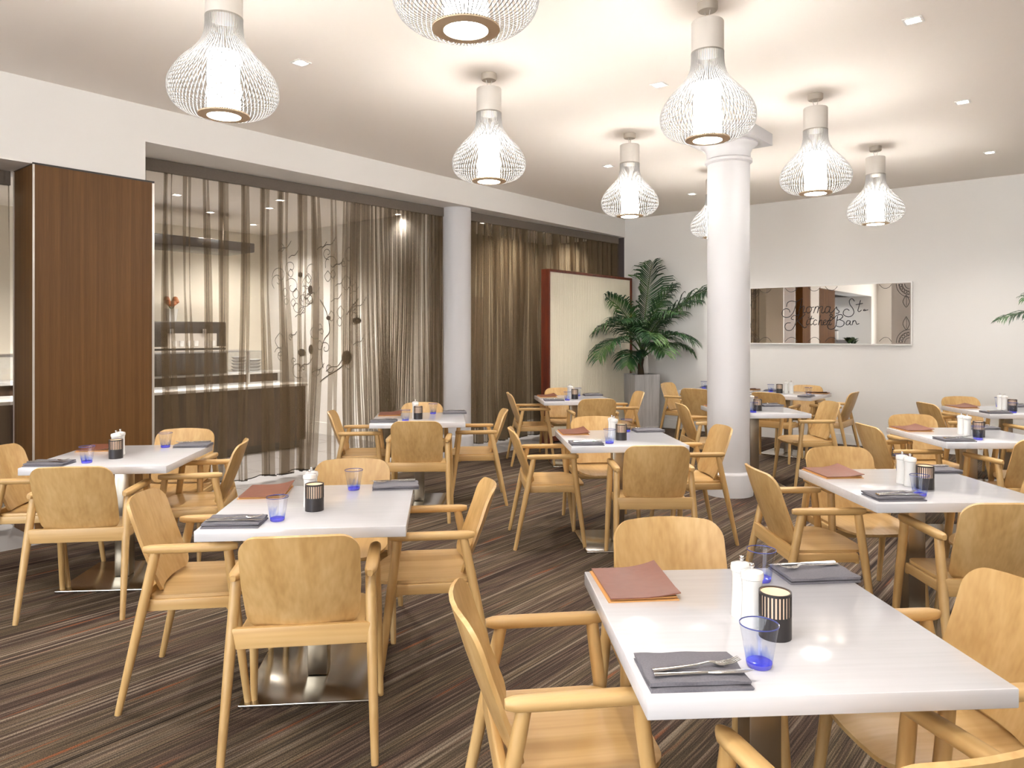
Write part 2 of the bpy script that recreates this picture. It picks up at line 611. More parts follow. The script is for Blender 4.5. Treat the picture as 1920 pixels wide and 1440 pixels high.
A_END, B_END = 17.0, 10.5
fl = wall_box(MB(), -0.3, A_END, 0.25, B_END, -0.06, 0.0).build('floor', M['carpet'], smooth=0)
tag(fl, 'brown taupe striped carpet floor of the dining room', 'floor', kind='structure')
ft = wall_box(MB(), -0.3, A_END, -5.0, 0.25, -0.06, -0.004).build('floor', M['grout'], smooth=0)
tag(ft, 'grey tiled floor strip along the curtains', 'floor', kind='structure')
TS = 0.6
tile_me = MB().rbox(0.003, TS - 0.003, 0.003, TS - 0.003, -0.02, 0.0, 0.003, 1)
tm = bpy.data.meshes.new('floor_tile')
tm.from_pydata(tile_me.v, [], tile_me.f); tm.update(); tm.materials.append(M['tile'])
for i in range(23):
    for j in range(8):
        a, b = 13.2 - i * TS, 0.25 - (j + 1) * TS
        if a < 3.2 and b < -1.7:
            continue
        t = obj('tile', tm, ft)
        q = W(a, b)
        t.location = q
        t.rotation_euler = (0, 0, ROT_WALL - PI / 2 + PI / 2)
        # local +x -> b direction, local +y -> away from the viewer

ce = wall_box(MB(), -0.3, A_END, -0.0, B_END, CEIL, CEIL + 0.1).build('ceiling', M['ceiling'], smooth=0)
tag(ce, 'warm white plaster ceiling of the dining room', 'ceiling', kind='structure')
cb = wall_box(MB(), -0.3, A_END, -5.0, -0.65, 3.044, 3.12).build('ceiling', M['ceiling'], smooth=0)
tag(cb, 'white ceiling of the room behind the curtains', 'ceiling', kind='structure')

mb = MB()
wall_box(mb, 0.0, 7.617, -0.65, 0.0, 3.044, CEIL + 0.1)
wall_box(mb, 7.617, A_END, -0.65, 0.0, 2.72, CEIL + 0.1)
wl = mb.build('wall_left', M['wall'], smooth=0)
tag(wl, 'white bulkhead wall over the curtains and the wood pillar', 'wall', kind='structure')
wr = wall_box(MB(), -0.2, 0.0, -0.02, B_END, 0, CEIL + 0.1).build('wall_right', M['wall'], smooth=0)
tag(wr, 'off-white wall behind the mirror and the palm', 'wall', kind='structure')
sk = wall_box(MB(), 0.0, 0.018, 0.0, B_END, 0.0, 0.14).build('baseboard_right', M['white'], smooth=0)
tag(sk, 'white skirting along the wall under the mirror', 'skirting', kind='structure')
we = wall_box(MB(), -0.2, 0.0, -1.7, -0.02, 0, 3.06).build('wall_right', M['darkwall'], smooth=0)
tag(we, 'dark grey return wall at the end of the curtain', 'wall', kind='structure')
wb = wall_box(MB(), A_END, A_END + 0.2, -5, B_END, 0, CEIL + 0.1).build('wall_back', M['wall'], smooth=0)
tag(wb, 'white wall closing the dining room behind the viewer', 'wall', kind='structure')
wf = wall_box(MB(), -0.2, A_END, B_END, B_END + 0.2, 0, CEIL + 0.1).build('wall_front', M['wall'], smooth=0)
tag(wf, 'white wall of the dining room opposite the curtains', 'wall', kind='structure')
# room behind the curtains
wk = wall_box(MB(), 3.6, 13.2, -4.5, -4.35, 0, 3.06).build('wall_kitchen', M['cream'], smooth=0)
tag(wk, 'cream back wall behind the coffee counter', 'wall', kind='structure')
wm = wall_box(MB(), 3.62, 3.825, -4.4, -0.62, 0, 3.06).build('wall_mural', M['wall'], smooth=0)
tag(wm, 'white wall with a line drawn mural behind the curtain', 'wall', kind='structure')
sm_ = wall_box(MB(), 3.825, 3.845, -4.35, -0.62, 0, 0.17).build('baseboard_mural', M['white'], smooth=0)
tag(sm_, 'white skirting under the mural behind the curtain', 'skirting', kind='structure')
wd = wall_box(MB(), 0.0, 3.62, -1.75, -1.6, 0, 3.06).build('wall_rear', M['dimwall'], smooth=0)
tag(wd, 'dim brown wall behind the far curtain', 'wall', kind='structure')
dr = wall_box(MB(), 1.75, 2.9, -1.6, -1.54, 0, 2.05).build('door_1', M['counter_wood'], smooth=0)
tag(dr, 'dark door panel faintly seen behind the far curtain', 'door', kind='structure')
wx = wall_box(MB(), 12.9, 13.05, -4.5, -1.5, 0, 3.06).build('wall_side', M['cream'], smooth=0)
tag(wx, 'cream side wall of the kitchen room', 'wall', kind='structure')
# left wall beyond the frame (seen in the mirror)
wp = wall_box(MB(), 9.65, 10.45, -0.45, 0.0, 0, 2.72).build('wall_pier', M['wall'], smooth=0)
tag(wp, 'white wall pier beyond the left edge, in the mirror', 'wall', kind='structure')
wq = wall_box(wall_box(MB(), 10.45, 11.9, -0.45, 0.012, 0, 2.72), 9.0, 9.65, -0.45, 0.012, 0, 2.72).build('wall_panelled', M['veneer_matt'], smooth=0)
tag(wq, 'brown veneer wall panelling beyond the left edge, in the mirror', 'wall', kind='structure')
ws = wall_box(MB(), 11.9, 12.9, -0.6, -0.45, 0, 2.72).build('wall_recess', M['darkwall'], smooth=0)
tag(ws, 'dark recess in the left wall, in the mirror', 'wall', kind='structure')
wz = wall_box(MB(), 12.9, 16.2, -1.6, -1.5, 0, 2.72).build('wall_bar', M['blue_wall'], smooth=0)
tag(wz, 'pale blue wall behind the bar, in the mirror', 'wall', kind='structure')
wy = wall_box(MB(), 16.2, A_END, -1.6, 0.0, 0, 2.72).build('wall_end', M['wall'], smooth=0)
tag(wy, 'white end of the left wall, in the mirror', 'wall', kind='structure')

# made-up windows behind the viewer, unseen, glowing panes added as fill light
M['daylight2'] = emit('window_daylight_rear', (0.92, 0.96, 1.0, 1), REAR_FILL_E, True)
for i, b_ in enumerate((2.3, 5.4, 8.5)):
    wn = empty('window_%d' % (i + 1), W(A_END - 0.01, b_, 0.75))
    tag(wn, 'wide daylit window in the wall behind the viewer, number %d from the bar' % (i + 1), 'window', kind='structure')
    for nm, ar, mt in (('pane', (A_END - 0.02, A_END - 0.012, b_ - 1.35, b_ + 1.35, 0.5, 3.0), 'daylight2'),
                       ('frame', (A_END - 0.06, A_END - 0.005, b_ - 1.42, b_ - 1.35, 0.43, 3.07), 'white'),
                       ('frame', (A_END - 0.06, A_END - 0.005, b_ + 1.35, b_ + 1.42, 0.43, 3.07), 'white'),
                       ('frame', (A_END - 0.06, A_END - 0.005, b_ - 1.35, b_ + 1.35, 3.0, 3.07), 'white'),
                       ('frame', (A_END - 0.06, A_END - 0.005, b_ - 1.35, b_ + 1.35, 0.43, 0.5), 'white'),
                       ('mullion', (A_END - 0.05, A_END - 0.022, b_ - 0.03, b_ + 0.03, 0.5, 3.0), 'white')):
        o = wall_box(MB(), *ar).build(nm, M[mt], wn, 0)
        o.matrix_parent_inverse = Matrix.Translation(-Vector(wn.location))

# wood pillar
wpil = empty('wood_pillar', W(7.99, -0.2))
tag(wpil, 'tall brown veneered pillar between the sheer curtains', 'pillar', kind='structure')


def child_wall(mb_fn, name, mat, parent, smooth=0):
    o = mb_fn.build(name, mat, parent, smooth)
    o.matrix_parent_inverse = Matrix.Translation(-Vector(parent.location))
    return o


child_wall(wall_box(MB(), 7.568, 8.415, -0.41, 0.008, 0.0, 2.715), 'veneer_panel', M['veneer'], wpil)
child_wall(wall_box(MB(), 7.55, 7.568, -0.41, 0.012, 0.0, 2.71), 'edge_trim', M['alu'], wpil)
child_wall(wall_box(MB(), 8.407, 8.419, 0.0, 0.012, 0.0, 2.715), 'edge_trim', M['alu'], wpil)
child_wall(wall_box(MB(), 8.407, 8.421, -0.414, -0.402, 0.0, 2.715), 'edge_trim', M['alu'], wpil)
child_wall(wall_box(MB(), 7.55, 8.419, -0.41, 0.012, 2.715, 2.728), 'shadow_gap', M['dark'], wpil)


def column(name, x, y, r, top, label, capital):
    e = empty(name, (x, y, 0))
    tag(e, label, 'column', kind='structure')
    MB().lathe([(r, 0.0), (r, top)], 48).build('shaft', M['column'], e, 50)
    rb = r + 0.03
    MB().lathe([(rb, 0.0), (rb, 0.195), (rb - 0.006, 0.21), (r + 0.001, 0.222)], 48).build('plinth', M['column'], e, 50)
    if capital:
        z = top
        MB().lathe([(r + 0.001, z - 0.30), (r + 0.022, z - 0.285), (r + 0.022, z - 0.262), (r + 0.006, z - 0.25),
                    (r + 0.006, z - 0.20), (r + 0.03, z - 0.15), (r + 0.07, z - 0.125), (r + 0.07, z - 0.11)], 48).build('capital', M['column'], e, 50)
        Mz = Matrix.Rotation(ROT_WALL, 4, 'Z')
        q = r + 0.11
        MB().box(-q, q, -q, q, z - 0.11, z, Mz).build('abacus', M['column'], e, 30)
    return e


column('column', 2.005, 6.67, 0.19, CEIL, 'thick round white column with moulded capital in mid room', True)
column('column', -0.697, 9.05, 0.182, 3.044, 'slim round white column between the two curtains', False)

# ------------------------------------------------------------------ curtains


def curtain(name, a0, a1, bfun, z0, z1, mat, dens, label, seed, headh=0.11):
    """a hanging sheer: flat runs broken by stacked Z-folds, from a0 down to a1"""
    rnd = random.Random(seed)
    pts = []            # (position, fold offset, depth, phase) along the curtain
    L = abs(a1 - a0)
    sgn = -1 if a1 < a0 else 1
    s = 0.0
    while s < L:
        dn = dens(s / L)
        run = rnd.uniform(0.05, 0.17) * dn
        ph = rnd.uniform(0, 6.28)
        n = 3
        for k in range(n):
            pts.append((s + run * k / n, 0.0, 0.02 * math.sin(PI * k / n) * rnd.uniform(-1, 1), ph))
        s += run
        f = rnd.uniform(0.028, 0.075) * min(1.0, dn + 0.35)
        lay = 7 if dn < 0.5 else rnd.choice((3, 5, 5, 5))
        for k in range(lay + 1):
            pts.append((s + 0.003 * k + (f * 0.5 if k == lay else 0.0), f if k % 2 else 0.0, 0.012 * (k - lay / 2), ph))
        s += f + 0.003 * lay
    levels = 16
    waves = [(rnd.uniform(0, 6.28), rnd.uniform(0.6, 1.4)) for _ in range(3)]
    vs, fs = [], []
    n = len(pts)
    for li in range(levels + 1):
        t = li / levels
        z = z1 - headh * 0.6 - (z1 - headh * 0.6 - z0) * t
        amp = 0.55 + 0.75 * min(1, t * 1.3)
        for (q, fo, d, ph) in pts:
            sw = 0.020 * t * sum(math.sin(w0 + w1 * (q * 5.0) + 2.2 * t) for w0, w1 in waves) + 0.016 * t * math.sin(ph + 5.0 * t)
            wd_ = 0.45 + 0.75 * abs(math.sin(ph + 2.4 * t)) + 0.25 * t
            qq = min(max(q + fo * wd_ + sw, 0.0), L)
            aa = a0 + sgn * qq
            hem = 0.012 * math.sin(q * 17) if li == levels else 0
            p = W(aa, bfun(aa) + d * amp + 0.02 * t * math.sin(q * 9 + waves[0][0]), z + hem)
            vs.append(p)
    for li in range(levels):
        for j in range(n - 1):
            fs.append((li * n + j, li * n + j + 1, (li + 1) * n + j + 1, (li + 1) * n + j))
    e = empty(name, W((a0 + a1) / 2, bfun((a0 + a1) / 2), 0))
    tag(e, label, 'curtain')
    inv = Matrix.Translation(-Vector(e.location))
    c = MB().add(vs, fs).build('voile', mat, e, 60)
    c.matrix_parent_inverse = inv
    hm = MB()
    last = vs[-n:]
    hm.add([p + Vector((0, 0, 0.004)) for p in last] + [p - Vector((0, 0, 0.006)) for p in last],
           [(j, j + 1, n + j + 1, n + j) for j in range(n - 1)])
    h = hm.build('hem', M['dark'], e, 60)
    h.matrix_parent_inverse = inv
    K = 40
    hv, hf = [], []
    for k in range(K + 1):
        aa = a0 + (a1 - a0) * k / K
        o_ = 0.004 * math.sin(k * 2.3)
        for db in (0.012, -0.03):
            for z in (z1 - headh, z1 - 0.004):
                hv.append(W(aa, bfun(aa) + db + o_ + 0.02, z))
    for k in range(K):
        i, j = k * 4, k * 4 + 4
        hf += [(i, j, j + 1, i + 1), (i + 2, i + 3, j + 3, j + 2), (i, i + 2, j + 2, j)]
    hd = MB().add(hv, hf).build('header_tape', M['header'], e, 60)
    hd.matrix_parent_inverse = inv
    return e


def b_track(a):
    t = 8.617 - a
    return -0.55 + (t - 1.24) * 0.060


curtain('sheer_curtain', 7.50, 3.80, b_track, 0.05, 3.044, M['sheer'],
        lambda u: 1.0 if u < 0.60 else 0.16, 'long brown sheer curtain between wood pillar and slim column', 3)
curtain('sheer_curtain', 3.50, 0.10, lambda a: b_track(a) + 0.02, 0.05, 3.044, M['sheer_dense'],
        lambda u: 0.55, 'dense brown sheer curtain behind the pleated screen', 5)
curtain('sheer_curtain', 8.98, 8.44, lambda a: -0.43, 0.05, 2.72, M['sheer'],
        lambda u: 0.8, 'strip of brown sheer curtain left of the wood pillar', 8)

# ------------------------------------------------------------------ pleated screen
SB = 0.30
scr = empty('folding_screen', W(1.4, SB))
tag(scr, 'freestanding cream pleated screen in a mahogany frame', 'screen')
sa0, sa1, sz = 2.50, 0.30, 2.345
for nm, args in (('post', (sa0 - 0.03, sa0, SB - 0.13, SB, 0, sz)), ('post', (sa1, sa1 + 0.03, SB - 0.13, SB, 0, sz)),
                 ('rail', (sa1 + 0.03, sa0 - 0.03, SB - 0.13, SB, sz - 0.035, sz)),
                 ('rail', (sa1 + 0.03, sa0 - 0.03, SB - 0.13, SB, 0.02, 0.09))):
    child_wall(wall_box(MB(), *args), nm, M['mahogany'], scr)
n_pl = 62
pv, pf = [], []
for k in range(n_pl * 4 + 1):
    aa = sa0 - 0.03 - (sa0 - sa1 - 0.06) * k / (n_pl * 4)
    d = 0.012 * abs(math.sin(PI * k / 4))
    pv += [W(aa, SB - 0.028 + d, 0.09), W(aa, SB - 0.028 + d, sz - 0.035)]
for k in range(n_pl * 4):
    pf.append((2 * k, 2 * k + 2, 2 * k + 3, 2 * k + 1))
M['pleat'] = plain('pleated_cloth', srgb(226, 218, 198), 0.7, noise=0.03, nscale=5)
child_wall(MB().add(pv, pf), 'pleated_panel', M['pleat'], scr, 60)
child_wall(wall_box(MB(), sa1 + 0.03, sa0 - 0.03, SB - 0.12, SB - 0.05, 0.09, sz - 0.035), 'backing', M['mahogany'], scr)

# ------------------------------------------------------------------ wall mirror with lettering
MA = 0.035


def wall_xy(xc, yc):
    """tracing coordinates of the mirror face to wall coordinates (b, z)"""
    px, py = 1380 + xc / 5.3333, 500 + yc / 5.3333
    r = (px - 960) / F_PX
    b = (r * CY - CX) / (UY + UX * r)
    return b, CAM_Z - (py - HORIZON) / F_PX * (CY - UX * b)


MB0, MB1, MZ0, MZ1 = 2.093, 4.152, 1.344, 2.122
mir = empty('wall_mirror', W(0.0, (MB0 + MB1) / 2, MZ0))
tag(mir, 'long framed wall mirror lettered Thomas St. Kitchen & Bar', 'mirror')
child_wall(wall_box(MB(), 0.002, MA, MB0, MB1, MZ0, MZ1), 'mirror_glass', M['mirror'], mir)
fw = 0.016
for args in ((MB0 - fw, MB0, MZ0 - fw, MZ1 + fw), (MB1, MB1 + fw, MZ0 - fw, MZ1 + fw), (MB0, MB1, MZ0 - fw, MZ0), (MB0, MB1, MZ1, MZ1 + fw)):
    child_wall(wall_box(MB(), 0.0, MA + 0.012, *args), 'frame', M['white'], mir)

LET = [
    [(515, 402), (522, 365), (560, 344), (610, 350), (650, 330), (672, 322)],
    [(612, 348), (602, 400), (580, 460), (545, 500), (500, 506), (470, 482), (476, 440), (508, 420), (540, 432), (548, 458)],
    [(665, 338), (650, 400), (634, 466)], [(640, 440), (660, 405), (686, 396), (690, 415), (680, 450), (690, 465), (706, 452)],
    [(745, 400), (720, 410), (710, 440), (725, 463), (750, 455), (765, 425), (752, 402), (742, 402)], [(760, 410), (788, 404)],
    [(802, 400), (792, 440), (782, 466)], [(790, 440), (810, 405), (830, 398), (832, 420), (821, 466)],
    [(826, 432), (850, 403), (872, 398), (872, 420), (862, 455), (880, 463), (894, 450)],
    [(948, 406), (920, 400), (900, 425), (900, 455), (918, 463), (940, 440), (952, 402)], [(952, 402), (942, 450), (956, 463), (976, 448)],
    [(972, 455), (1000, 420), (1012, 402), (1016, 425), (1038, 445), (1030, 466), (1004, 466)],
    [(1192, 348), (1168, 320), (1142, 340), (1147, 380), (1176, 420), (1186, 460), (1160, 495), (1115, 500), (1080, 475), (1088, 438), (1118, 424), (1140, 440)],
    [(1252, 336), (1236, 400), (1226, 440), (1242, 450), (1262, 434)], [(1205, 382), (1274, 368)],
    [(1280, 438), (1290, 428), (1300, 438), (1288, 442), (1280, 438)], [(1300, 440), (1328, 432)],
    [(642, 470), (616, 540), (590, 600)], [(585, 532), (560, 520), (580, 492), (625, 484), (642, 470)],
    [(702, 474), (655, 520), (625, 545)], [(625, 545), (655, 575), (690, 612), (718, 598)],
    [(590, 600), (560, 635), (515, 635), (497, 600), (515, 566), (556, 562)],
    [(726, 530), (712, 570), (722, 583), (737, 570)], [(733, 506), (735, 511)],
    [(766, 492), (748, 560), (758, 583), (777, 568)], [(735, 525), (788, 518)],
    [(818, 538), (798, 533), (782, 560), (792, 583), (818, 572)],
    [(852, 488), (832, 584)], [(838, 560), (856, 535), (868, 542), (860, 575), (870, 583), (882, 570)],
    [(885, 562), (908, 548), (904, 533), (888, 540), (880, 565), (892, 583), (918, 570)],
    [(927, 533), (916, 584)], [(920, 560), (938, 535), (948, 545), (940, 576), (952, 583), (964, 570)],
    [(990, 520), (962, 503), (946, 487), (958, 474), (972, 488), (950, 510), (944, 528), (962, 537), (986, 506)],
    [(1004, 590), (994, 612), (962, 627), (930, 615), (924, 588), (940, 575)],
    [(1024, 494), (1006, 592)], [(988, 518), (1018, 486), (1060, 480), (1076, 500), (1050, 526), (1020, 536)],
    [(1042, 530), (1085, 550), (1082, 585), (1045, 602), (1004, 590)],
    [(1152, 546), (1125, 540), (1108, 565), (1116, 583), (1136, 575), (1152, 546)], [(1152, 546), (1146, 575), (1162, 583)],
    [(1178, 538), (1168, 584)], [(1172, 562), (1190, 540), (1204, 546), (1214, 576), (1240, 568)],
]
mb = MB()


def stroke(mb, pts, r, a_face, xy=wall_xy, k=4):
    P = [W(a_face, *xy(*p)) for p in smooth_path([(x, y, 0) for x, y in pts], k) for p in [(p.x, p.y)]]
    mb.tube(P, r, 4, 1.0, up=(-UX, -UY, 0))


for st in LET:
    stroke(mb, st, 0.0046, MA + 0.001)
child_wall(mb, 'lettering', M['ink'], mir, 0)


def arc(cx, cy, r, a0, a1, n=8, sy=1.0):
    return [(cx + r * math.cos(math.radians(a0 + (a1 - a0) * k / n)), cy + sy * r * math.sin(math.radians(a0 + (a1 - a0) * k / n))) for k in range(n + 1)]


for (cx, cy, a0, a1, s) in ((158, 232, 0, 90, .62), (158, 752, -90, 0, .62), (1742, 172, 90, 180, 1), (1742, 762, 180, 270, 1)):
    mb = MB()
    for r in (38, 62, 96, 122):
        stroke(mb, arc(cx, cy, r * s + 12, a0, a1), 0.0028, MA + 0.001)
    for k in range(5):
        am = a0 + (a1 - a0) * (k + 0.5) / 5
        x, y = cx + 91 * s * math.cos(math.radians(am)), cy + 91 * s * math.sin(math.radians(am))
        stroke(mb, arc(x, y, 11 * s + 2, 0, 360), 0.002, MA + 0.001, k=2)
    child_wall(mb, 'rosette', M['ink'], mir, 0)
for (cx, cy, w, h) in ((182, 380, 24, 52), (182, 585, 28, 60), (1708, 345, 32, 62), (1708, 565, 32, 66)):
    mb = MB()
    for sgn in (-1, 1):
        stroke(mb, [(cx, cy - h), (cx + sgn * w * .8, cy - h * .3), (cx + sgn * w, cy + h * .2), (cx + sgn * w * .4, cy + h * .8), (cx, cy + h)], 0.0028, MA + 0.001)
    stroke(mb, [(cx, cy - h * .8), (cx + 4, cy), (cx, cy + h * .8)], 0.002, MA + 0.001)
    child_wall(mb, 'leaf_motif', M['ink'], mir, 0)
for i, x0 in enumerate((300, 560, 790, 960, 1500)):
    yt = 225 - (x0 - 155) * 60 / 1590
    mb = MB()
    stroke(mb, [(x0 - 60, yt + 6), (x0 - 30, yt + 36), (x0, yt + 44), (x0 + 34, yt + 34), (x0 + 62, yt + 4)], 0.0026, MA + 0.001)
    child_wall(mb, 'scallop', M['ink'], mir, 0)
    mb = MB()
    stroke(mb, [(x0 - 60, 748), (x0 - 30, 718), (x0, 706), (x0 + 34, 716), (x0 + 62, 750)], 0.0026, MA + 0.001)
    child_wall(mb, 'scallop', M['ink'], mir, 0)

# ------------------------------------------------------------------ mural behind the curtain
P0X, P0Y = CX - 8.617 * UX, CY - 8.617 * UY
T_M = 8.617 - 3.829


def mural_xy(px, py):
    r = (px - 960) / F_PX
    x0, y0 = P0X + T_M * UX, P0Y + T_M * UY
    b = (r * y0 - x0) / (UY + UX * r)
    return b, CAM_Z - (py - HORIZON) / F_PX * (y0 - UX * b)


mur = MB()
rnd = random.Random(12)


def mstroke(pts, r=0.006):
    P = []
    for p in smooth_path([(x, y, 0) for x, y in pts], 4):
        b, z = mural_xy(p.x, p.y)
        P.append(W(3.829, b, z))
    mur.tube(P, r, 4, 0.5, up=(-UX, -UY, 0))


for i in range(64):
    x, y = rnd.uniform(520, 668), rnd.uniform(462, 705)
    s = rnd.uniform(5, 15)
    a0 = rnd.uniform(0, 360)
    kind = rnd.random()
    if kind < 0.5:      # curl
        mstroke([(x + s * (1 - k / 11) * math.cos(math.radians(a0 + 42 * k)), y + 1.3 * s * (1 - k / 11) * math.sin(math.radians(a0 + 42 * k))) for k in range(10)], 0.005)
    elif kind < 0.75:   # leaf
        mstroke([(x, y - s), (x + s * .6, y), (x, y + s), (x - s * .6, y), (x, y - s)], 0.005)
    else:               # branch
        mstroke([(x, y), (x + s * .7, y - s * .6), (x + s * 1.5, y - s * .7), (x + 2.2 * s, y - 1.8 * s)], 0.006)
mstroke([(600, 716), (612, 706), (632, 694), (648, 680)], 0.008)
mstroke([(606, 690), (602, 660), (608, 636), (618, 620), (612, 585), (600, 562)], 0.008)
mstroke([(650, 590), (660, 575), (672, 560)], 0.01)
child = mur
mo = child_wall(child, 'mural_lines', M['ink'], wm, 0)
mo.matrix_parent_inverse = Matrix.Identity(4)
mur2 = MB()
for (px, py, w, h) in ((650, 670, 9, 13), (563, 515, 4, 5), (582, 543, 4, 8), (566, 661, 7, 7), (583, 655, 4, 9), (669, 601, 8, 6), (616, 596, 4, 4)):
    ring = []
    for k in range(12):
        b, z = mural_xy(px + w * math.cos(2 * PI * k / 12), py + h * math.sin(2 * PI * k / 12))
        ring.append((b, z))
    mur2.rings([[W(3.826, b, z) for b, z in ring], [W(3.834, b, z) for b, z in ring]])
bl = mur2.build('mural_pots', M['ink'], wm, 0)

# ------------------------------------------------------------------ kitchen room furniture


def aligned(name, a, b, label, cat, z=0.0):
    e = empty(name, W(a, b, z), ROT_WALL)
    return tag(e, label, cat)
# local frame of an aligned thing: +x -> into the dining room (b), +y -> away from the viewer (-a)


ct = aligned('buffet_counter', 6.6, -2.35, 'dark wood buffet counter with white top behind the sheer curtain', 'counter')
MB().box(-0.35, 0.33, -2.6, 1.90, 0.10, 0.80).build('front_panel', M['counter_wood'], ct, 30)
MB().box(-0.33, 0.27, -2.55, 1.85, 0.0, 0.10).build('plinth', M['dark'], ct, 30)
MB().rbox(-0.37, 0.36, -2.62, 1.92, 0.80, 0.835, 0.006).build('worktop', M['china'], ct, 30)
gd = aligned('sneeze_guard', 6.6, -2.35, 'clear glass food guard standing on the buffet counter', 'glass guard', 0.835)
MB().box(-0.16, 0.20, -2.4, 1.35, 0.42, 0.428).build('glass_shelf', M['clear'], gd, 0)
MB().box(0.20, 0.206, -2.4, 1.35, 0.16, 0.428).build('glass_front', M['clear'], gd, 0)
for yy in (-2.35, -0.9, 1.28):
    MB().lathe([(0.02, 0.0), (0.02, 0.42)], 10, Matrix.Translation((0.0, yy, 0))).build('post', M['alu'], gd, 40)
MB().box(-0.17, -0.15, -2.4, 1.35, 0.405, 0.44).build('edge_rail', M['alu'], gd, 30)
bc = aligned('back_bench', 6.6, -3.98, 'low bench with white top along the cream wall', 'bench')
MB().box(-0.33, 0.30, -2.6, 2.55, 0.0, 0.88).build('carcass', M['counter_wood'], bc, 30)
MB().rbox(-0.36, 0.34, -2.62, 2.6, 0.88, 0.92, 0.006).build('worktop', M['china'], bc, 30)
cm = aligned('coffee_machine', 5.50, -3.75, 'dark coffee machine on the bench behind the curtain', 'coffee machine', 0.92)
MB().rbox(-0.22, 0.20, -0.55, 0.55, 0.31, 0.72, 0.02).build('body', M['dark'], cm, 40)
MB().rbox(-0.22, 0.22, -0.80, 0.55, 0.0, 0.29, 0.015).build('base', M['dark'], cm, 40)
MB().box(0.19, 0.21, -0.28, 0.40, 0.38, 0.56).build('back_splash', M['alu'], cm, 30)
for yy in (-0.2, -0.1, 0.0, 0.1, 0.25, 0.35):
    MB().lathe([(0.025, 0), (0.032, 0.07), (0.034, 0.075)], 10, Matrix.Translation((0.225, yy, 0.385))).build('cup', M['china'], cm, 40)
MB().box(0.20, 0.27, -0.5, 0.5, 0.36, 0.38).build('drip_tray', M['alu'], cm, 30)
for yy in (-0.25, 0.2):
    MB().lathe([(0.03, 0), (0.03, 0.06)], 12, Matrix.Translation((0.24, yy, 0.56))).build('group_head', M['cutlery'], cm, 40)
gr = aligned('coffee_grinder', 6.60, -3.78, 'dark coffee grinder left of the coffee machine', 'grinder', 0.92)
MB().rbox(-0.1, 0.1, -0.1, 0.1, 0, 0.33, 0.02).build('body', M['dark'], gr, 40)
MB().lathe([(0.05, 0.33), (0.1, 0.5), (0.1, 0.53)], 14).build('hopper', M['dark'], gr, 40)
fp = aligned('flower_pot', 5.62, -3.78, 'white pot of orange flowers on the coffee machine', 'flower pot', 1.645)
MB().lathe([(0.06, 0), (0.085, 0.16), (0.085, 0.17)], 16).build('pot', M['china'], fp, 40)
for k in range(7):
    an = k * 0.9
    MB().lathe([(0.01, -0.03), (0.045, 0.0), (0.03, 0.04), (0.005, 0.05)], 8,
               Matrix.Translation((0.06 * math.cos(an), 0.06 * math.sin(an), 0.23 + 0.03 * (k % 3)))).build('flower', M['orange'], fp, 60)
    MB().tube([(0, 0, 0.14), (0.06 * math.cos(an), 0.06 * math.sin(an), 0.22 + 0.03 * (k % 3))], 0.006, 6).build('stem', M['stem'], fp, 60)
for i, (a, nbx) in enumerate(((4.62, 5), (4.38, 4))):
    for k in range(nbx):
        o = aligned('plate', a, -3.80, '%s white plate of the %s stack right of the coffee machine' % (['bottom', 'second', 'third', 'fourth', 'fifth'][k], 'taller' if i == 0 else 'shorter'), 'plate', 0.92 + 0.045 * k)
        o['group'] = 'plates stacked on the kitchen bench'
        MB().lathe([(0.05, 0.0), (0.075, 0.005), (0.11, 0.035), (0.105, 0.038), (0.07, 0.012)], 18).build('dish', M['china'], o, 40)
hood = aligned('extractor_hood', 5.9, -3.0, 'dark suspended ceiling panel above the buffet counter', 'hood', 2.55)
MB().rbox(-0.35, 0.35, -0.85, 0.85, 0.0, 0.12, 0.01).build('canopy', M['dark'], hood, 40)
for yy in (-0.6, 0.6):
    MB().lathe([(0.01, 0.12), (0.01, 0.50)], 8, Matrix.Translation((0, yy, 0))).build('rod', M['alu'], hood, 40)

# bar seen in the mirror
br = aligned('bar_counter', 14.5, -0.95, 'bar counter with dark front beyond the left edge, in the mirror', 'counter')
MB().box(-0.3, 0.3, -1.4, 1.4, 0.0, 1.22).build('front_panel', M['dark'], br, 30)
MB().rbox(-0.34, 0.34, -1.45, 1.45, 1.22, 1.26, 0.006).build('worktop', M['darkwall'], br, 30)
for k, (aa, w, h, mt) in enumerate(((13.4, .14, .3, 'black'), (13.8, .12, .36, 'china'), (14.3, .2, .28, 'alu'), (14.9, .26, .42, 'dark'), (15.5, .18, .34, 'china'))):
    o = aligned('canister', aa, -0.95, 'canister number on the bar, in the mirror', 'canister', 1.26)
    o['label'] = ['slim black canister on the bar, in the mirror', 'narrow white canister on the bar, in the mirror', 'silver canister on the bar, in the mirror',
                  'large dark canister on the bar, in the mirror', 'broad white canister on the bar, in the mirror'][k]
    MB().lathe([(w * .45, 0), (w * .5, 0.02), (w * .5, h * .86)], 16).build('can', M[mt], o, 40)
    MB().lathe([(w * .52, h * .86), (w * .52, h * .97), (w * .1, h)], 16).build('lid', M['black'], o, 40)
tr_ = aligned('plant_trough', 12.6, 0.30, 'dark trough of broad leafy plants beyond the left edge, in the mirror', 'plant')
MB().rbox(-0.16, 0.16, -0.55, 0.55, 0.0, 1.12, 0.01).build('trough', M['dark'], tr_, 40)
rl = random.Random(9)
